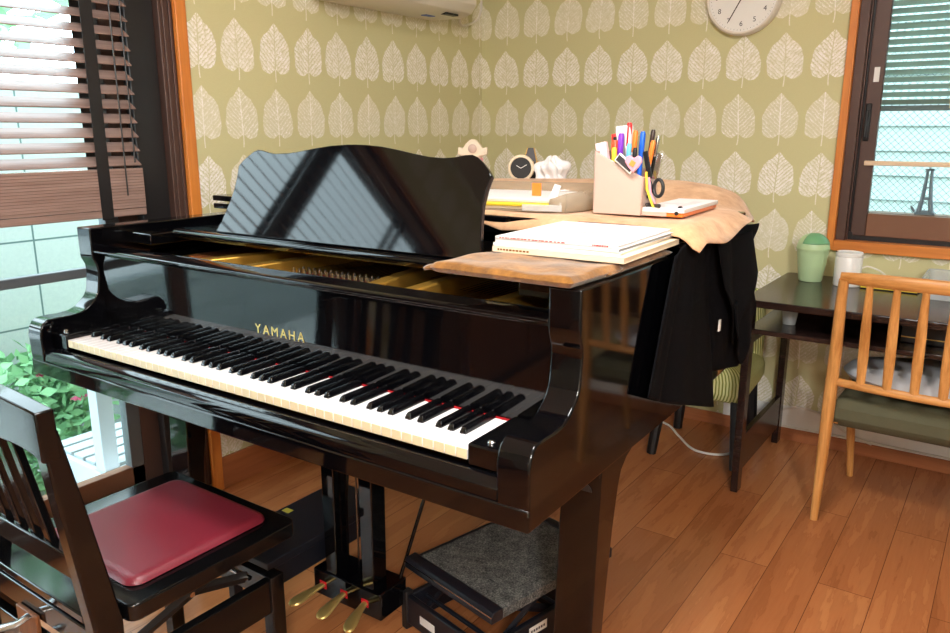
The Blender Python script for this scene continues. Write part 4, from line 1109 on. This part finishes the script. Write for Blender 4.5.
for k in range(21):
    x = -.280 + .56 * k / 20; y = -.236 + bend(x) * .8; z = .852 + .004 * math.cos(x * 6)
    e_ = 1 - .25 * abs(2 * k / 20 - 1) ** 4
    rings.append([(x, y + .012 * math.cos(2 * PI * q / 14) * e_, z + .022 * math.sin(2 * PI * q / 14) * e_) for q in range(14)])
m.loft(rings); m.build('top_rail', M['oak_x'], oc)
m = MB(); rings = []
for k in range(21):
    x = -.275 + .55 * k / 20; y = -.190 + bend(x) * .7
    rings.append([(x, y + .010 * math.cos(2 * PI * q / 12), .498 + .014 * math.sin(2 * PI * q / 12)) for q in range(12)])
m.loft(rings); m.build('lower_rail', M['oak_x'], oc)
for k in range(6):
    x = -.192 + .0768 * k; yb = -.190 + bend(x) * .7; yt = -.236 + bend(x) * .8
    m = MB(); rings = []
    for z, w_, y in ((.495, .0125, yb), (.60, .0155, yb + (yt - yb) * .3), (.70, .0145, yb + (yt - yb) * .58), (.845, .0095, yt)):
        rings.append([(x + w_ * math.cos(2 * PI * q / 12), y + .0065 * math.sin(2 * PI * q / 12), z) for q in range(12)])
    m.loft(rings); m.build('spindle', M['oak'], oc)
def padm(x0, x1, y0, y1, z0, z1, e, crown=.01):
    m = MB()
    def f(s):
        def g(u, v):
            x = x0 + (x1 - x0) * u; y = y0 + (y1 - y0) * v
            d = min(x - x0, x1 - x, y - y0, y1 - y) / e; k = math.sqrt(max(0, 1 - (1 - min(1, d)) ** 2)); zm = (z0 + z1) / 2
            return (x, y, zm + s * ((z1 - z0) / 2) * (.35 + .65 * k) + (crown * math.sin(PI * u) * math.sin(PI * v) if s > 0 else 0))
        return g
    a_, b_ = f(1), f(-1)
    m.grid(a_, 36, 36); m.grid(b_, 36, 36)
    for i in range(36):
        for q in ((0, 'u'), (1, 'u'), (0, 'v'), (1, 'v')):
            if q[1] == 'u': p = [(q[0], i / 36), (q[0], (i + 1) / 36)]
            else: p = [(i / 36, q[0]), ((i + 1) / 36, q[0])]
            m.add([a_(*p[0]), a_(*p[1]), b_(*p[1]), b_(*p[0])], [(0, 1, 2, 3)])
    return m
padm(-.277, .277, -.178, .268, .335, .436, .03, .008).build('seat_pad', M['olive'], oc, ang=70)
for s_ in (-1, 1): MB().box(s_ * .262 - .012, s_ * .262 + .012, -.17, .235, .345, .365).build('side_rail', M['oak'], oc, .003)
MB().box(-.26, .26, .215, .235, .345, .365).build('front_rail', M['oak_x'], oc, .003)
MB().box(-.26, .26, -.168, -.150, .345, .365).build('rear_rail', M['oak_x'], oc, .003)
cu = MB()
def cush(s):
    def g(u, v):
        a = u * 2 * PI; r_ = v
        k = math.sqrt(max(0, 1 - r_ ** 3))
        return (-.03 + .265 * r_ * math.cos(a), .19 * r_ * math.sin(a), .042 + s * .040 * k + .004 * math.sin(a * 5) * r_ * k)
    return g
cu.grid(cush(1), 48, 16); cu.grid(cush(-1), 48, 16)
tag(cu.build('seat_cushion', M['greycushion'], loc=(1.785, 1.935, .450), ang=80), 'loose grey-white round cushion on the olive seat of the oak chair', 'cushion')

# ------------------------------------------------------------------ striped chair behind the piano
gc = thing('striped_chair', 'low chair in green striped corduroy with black legs between piano and desk', 'chair', (.965, 2.10, 0), R(4))
padm(-.185, .185, -.195, .17, .265, .40, .05, .02).build('seat', M['stripe'], gc, ang=70)
m = MB(); rings = []
for z, t_, y in ((.36, .055, .175), (.50, .05, .19), (.60, .04, .205), (.645, .030, .215), (.66, .012, .218)):
    rings.append([(.175 * math.cos(2 * PI * q / 24) * (1 if z < .6 else .93), y - .02 + t_ * math.sin(2 * PI * q / 24), z) for q in range(24)])
m.loft(rings); m.build('backrest', M['stripe'], gc, ang=70)
for sx, sy, dx, dy in ((.155, -.165, .010, -.010), (-.14, -.165, -.03, -.012), (.14, .14, .02, .02), (-.14, .14, -.02, .02)):
    m = MB(); m.tube([(sx + dx, sy + dy, 0), (sx, sy, .28)], [.020, .028], 8); m.build('leg', M['black'], gc, .002)

# cables along the wall and on the floor
m = MB(); m.cord([(.62, 2.28, .006), (.75, 2.24, .006), (.84, 2.14, .006), (.95, 2.03, .006), (1.06, 2.05, .006), (1.12, 2.18, .006), (1.15, 2.30, .02), (1.17, 2.365, .10), (1.25, 2.372, .155), (1.36, 2.372, .145), (1.46, 2.372, .09), (1.56, 2.372, .06)], .005, 8)
tag(m.build('power_cable', M['whitecable']), 'white cable looping over the floor and up the wall behind the desk', 'cable')
m = MB(); m.tube([(1.20, 2.377, .060), (1.5, 2.377, .066), (2.0, 2.377, .064), (2.6, 2.377, .066)], .005, 8)
tag(m.build('wall_cable', M['whitecable']), 'white cable running flat along the skirting behind the oak chair', 'cable')

# ------------------------------------------------------------------ window sill things over the desk
rd = MB(); rd.box(1.405, 2.45, YB + .012, YB + .0295, 1.168, 1.186)
tag(rd.build('wooden_rod', M['palewood'], bevel=.003), 'pale wooden bar across the window above the desk', 'bar')
tw = thing('tower_figurine', 'grey lattice tower figurine on the window sill behind the glass', 'figurine', (1.625, YB + .088, .985))
m = MB(); m.box(-.034, .034, -.018, .018, 0, .010); m.build('base', M['towergrey'], tw, .002)
m = MB()
for sx in (-1, 1):
    for sy in (-1, 1): m.tube([(sx * .021, sy * .013, .008), (sx * .014, sy * .010, .06), (sx * .010, sy * .007, .11), (sx * .007, sy * .005, .170)], [.0085, .007, .006, .005], 6)
m.box(-.020, .020, -.013, .013, .056, .066); m.box(-.015, .015, -.009, .009, .100, .106); m.box(-.015, .015, -.009, .009, .166, .174); m.box(-.026, .026, -.015, .015, .008, .016)
m.build('lattice', M['towergrey'], tw, .001)
MB().cyl((0, 0, .172), (0, 0, .215), .003, .001, n=8).build('spire', M['towergrey'], tw)
m = MB(); m.tube([(-.034, 0, .01), (-.044, 0, .022), (-.049, 0, .032)], [.006, .006, .003], 6); m.build('small_figure', M['towergrey'], tw)
fl = thing('flower_pot', 'small artificial flower sprig on the window sill right of the tower figurine', 'flowers', (1.735, YB + .092, .985))
MB().lathe([(.014, 0), (.018, .02), (.016, .02), (0, .018)], n=16).build('pot', M['white'], fl)
m = MB(); random.seed(5)
def leaf(m, p, size, mi=0):
    d_ = Vector((random.uniform(-1, 1), random.uniform(-1, 1), random.uniform(-.3, 1))).normalized(); s_ = d_.cross(Vector((random.uniform(-1, 1), random.uniform(-1, 1), random.uniform(-1, 1)))).normalized()
    n_ = d_.cross(s_); p = Vector(p)
    m.add([p, p + d_ * size * .5 + s_ * size * .25 + n_ * size * .06, p + d_ * size, p + d_ * size * .5 - s_ * size * .25 + n_ * size * .06], [(0, 1, 2), (0, 2, 3)], mi=mi)
for k in range(60): leaf(m, (random.gauss(0, .012), random.gauss(0, .006), random.uniform(.02, .07)), .028)
m.build('leaves', M['leafgreen'], fl, recalc=False)
m = MB()
for k in range(5): m.lathe([(.001, 0), (.009, .005), (.007, .011), (0, .012)], (random.gauss(0, .014), random.gauss(0, .005), random.uniform(.05, .085)), 8)
m.build('blossoms', M['flowerpink'], fl)

# ------------------------------------------------------------------ outside
structure(MB().box(-9, XL - .14, -9, 6, -.36, -.30).build('ground_garden', M['paving']))
structure(MB().box(-1.95, -1.80, -.60, 4.5, -.30, 1.50).build('wall_garden', M['blocks']))
m = MB()
for k in range(22):
    z = -.3 + k * .135; m.add([(-1, 4.0, z), (6, 4.0, z), (6, 3.984, z + .004), (-1, 3.984, z + .004), (-1, 3.998, z + .132), (6, 3.998, z + .132)], [(3, 2, 5, 4), (0, 1, 2, 3)])
m.box(-1, 6, 4.002, 4.1, -.3, 2.9)
structure(m.build('wall_neighbour', M['siding']))
structure(MB().box(XL - .14, 6, YB + .17, 5, -.36, -.30).build('ground_side', M['paving']))
structure(MB().box(-2.75, -2.60, -5, -.62, -.30, .30).build('wall_low_added', M['blocks']))  # unseen low wall added to break up the reflection in the piano front
structure(MB().box(-9.2, -9.0, -9, 6, -.30, .9).build('wall_far', M['siding']))
# weathered white garden bench with a post
gb = thing('garden_bench', 'weathered white slatted garden bench outside the glass door', 'bench', (-.98, .67, -.30))
G = M['gardenwhite']
for k in range(5): MB().box(-.20 + k * .085, -.135 + k * .085, -.20, .62, .335, .357).build('slat', G, gb, .003)
m = MB(); m.box(.205, .228, -.22, .64, .22, .345); m.box(-.225, -.20, -.22, .64, .22, .345); m.box(-.2, .205, -.225, -.2, .22, .345); m.build('apron', G, gb, .003)
for x, y, z1 in ((.16, -.215, .75), (-.215, -.215, .345), (.16, .57, .345), (-.215, .57, .345)): MB().box(x, x + .06, y, y + .06, 0, z1).build('post', G, gb, .003)
# planted bed
def bush(loc, n, sx, sy, h, size, label, mat, flowers=0, name='flowering_bush', cat='plant', grp='plants along the garden wall'):
    o = thing(name, label, cat, loc, 0, grp); m = MB()
    for k in range(n):
        leaf(m, (max(-sx, min(sx, random.gauss(0, sx * .5))), max(-sy, min(sy, random.gauss(0, sy * .5))), h * random.random() ** .8), size * .62 * random.uniform(.6, 1.2))
    m.build('foliage', M[mat], o, recalc=False)
    m = MB()
    for k in range(5): m.tube([(random.gauss(0, sx * .15), random.gauss(0, sy * .2), 0), (random.gauss(0, sx * .4), random.gauss(0, sy * .4), h * .8)], .006, 5)
    m.build('stems', M['leafgreen'], o)
    if flowers:
        m = MB()
        for k in range(flowers):
            p = (random.gauss(.05, sx * .5), random.gauss(0, sy * .45), h * random.uniform(.6, 1.05))
            for q in range(6): leaf(m, p, .045)
        m.build('blossoms', M['flowerpink'], o, recalc=False)
    return o
random.seed(21)
bush((-1.50, .00, -.30), 1500, .17, .24, .62, .12, 'low leafy bush with pink flowers left of the garden bench', 'leafpale', 6)
bush((-1.50, .66, -.30), 1600, .17, .25, .64, .12, 'leafy green bush behind the white garden bench', 'leafgreen', 5)
bush((-1.50, 1.32, -.30), 1200, .17, .24, .55, .11, 'green bush by the garden wall beyond the bench', 'leafpale', 2)
bush((-1.50, -.75, -.30), 1300, .17, .35, .60, .12, 'leafy bush by the garden wall mirrored in the piano front', 'leafgreen', 4)
def tree(loc, label, n, r_, h):
    o = thing('garden_tree', label, 'tree', loc, 0, 'trees beyond the garden wall')
    MB().tube([(0, 0, 0), (.05, .05, h * .5), (0, .1, h)], [.07, .05, .03], 8).build('trunk', M['brownpanel'], o)
    m = MB()
    for k in range(n):
        d_ = Vector((random.gauss(0, 1), random.gauss(0, 1), random.gauss(0, 1))).normalized() * r_ * random.random() ** .4
        leaf(m, (d_.x, d_.y, h + d_.z * .9), .16)
    m.build('crown', M['leafpale'], o, recalc=False)
tree((-3.2, .95, -.3), 'leafy tree beyond the block wall, seen through the blind', 900, .75, 2.5)
tree((-3.6, -1.2, -.3), 'smaller tree farther left beyond the block wall', 700, .7, 2.5)

# ------------------------------------------------------------------ rest of the room, seen only in the lacquer
cb_ = thing('low_cabinet', 'brown wooden cabinet by the left wall behind the chair, mirrored in the piano', 'cabinet', (XL + .002, -2.55, 0))
MB().box(0, .40, 0, 1.15, .06, .92).build('body', M['brownpanel'], cb_, .004)
MB().box(.02, .38, .02, 1.13, 0, .06).build('plinth', M['black'], cb_)
for k in range(2):
    d_ = MB().box(.401, .418, .02 + .56 * k, .56 + .56 * k, .09, .89).build('door', M['brownpanel'], cb_, .004)
    MB().cyl((.418, .50 + .14 * k, .5), (.438, .50 + .14 * k, .5), .012).build('knob', M['brass'], d_)

# ------------------------------------------------------------------ lights, world, camera
for k, (lampx, lampy, lab) in enumerate(((1.45, -.10, 'round white ceiling lamp over the piano bench'), (2.75, -1.75, 'added round white fill lamp on the ceiling, out of view behind the camera'))):  # the second lamp is added out of view to spread light
    lp = thing('ceiling_lamp', lab, 'lamp', (lampx, lampy, ZC), 0, 'ceiling lamps')
    MB().lathe([(.0, -.085), (.16, -.082), (.235, -.060), (.255, -.035), (.258, -.012)], n=48).build('diffuser', M['lamp'], lp)
    MB().lathe([(.265, -.012), (.27, 0), (0, 0)], n=48).build('base', M['white'], lp)
    la = bpy.data.lights.new('lamp_light', 'AREA'); la.shape = 'DISK'; la.size = .5; la.energy = (34, 38)[k]; la.color = (.99, .99, 1)
    lo = bpy.data.objects.new('lamp_light', la); C.objects.link(lo); lo.location = (lampx, lampy, ZC - .095)
pd = thing('fill_globe', 'added white globe fill lamp, unseen behind the viewer', 'lamp', (2.95, -2.1, ZC))  # unseen fill lamp added to brighten the walls sideways
MB().cyl((0, 0, -.17), (0, 0, 0), .006, n=8).build('cord', M['white'], pd)
MB().lathe([(.02, -.15), (.05, -.17), (.04, -.18), (0, -.18)], n=24).build('cap', M['white'], pd)
gl_ = bpy.data.lights.new('globe_fill', 'POINT'); gl_.energy = 165; gl_.color = (1, .98, .96); gl_.shadow_soft_size = .14
go = bpy.data.objects.new('globe_fill', gl_); C.objects.link(go); go.location = (2.95, -2.1, ZC - .34)
def portal(loc, rot, sx, sy):
    l_ = bpy.data.lights.new('window_portal', 'AREA'); l_.shape = 'RECTANGLE'; l_.size = sx; l_.size_y = sy
    l_.cycles.is_portal = True
    o = bpy.data.objects.new('window_portal', l_); C.objects.link(o); o.location = loc; o.rotation_euler = rot
portal((XL - .15, (W1Y0 + W1Y1) / 2, 1.05), (0, R(-90), 0), 2.0, 1.9)
portal(((W2X0 + W2X1) / 2, YB + .17, 1.43), (R(-90), 0, 0), 1.4, 1.2)
w = bpy.data.worlds.new('World'); sc.world = w; w.use_nodes = True
nt = w.node_tree; nt.nodes.clear()
out = nt.nodes.new('ShaderNodeOutputWorld'); bg = nt.nodes.new('ShaderNodeBackground')
bg.inputs[0].default_value = (.84, .95, 1.05, 1); bg.inputs[1].default_value = 8.5
nt.links.new(bg.outputs[0], out.inputs[0])

cam = bpy.data.cameras.new('camera'); co = bpy.data.objects.new('camera', cam); C.objects.link(co)
cx, cy, cz_ = pm(1.9057, -.9898, 1.3024)
co.location = (cx, cy, cz_)
co.rotation_euler = (PI / 2 - .2370, -.001, .5933 + PR)
cam.sensor_width = 36; cam.lens = 775.25 / 950 * 36; cam.clip_start = .02
sc.camera = co
sc.view_settings.view_transform = 'Standard'; sc.view_settings.look = 'None'; sc.view_settings.gamma = 1; sc.view_settings.exposure = .1
sc.cycles.max_bounces = 10; sc.cycles.diffuse_bounces = 5; sc.cycles.glossy_bounces = 5; sc.cycles.transparent_max_bounces = 16; sc.cycles.transmission_bounces = 6
sc.cycles.use_denoising = True
sc.cycles.sample_clamp_indirect = 8
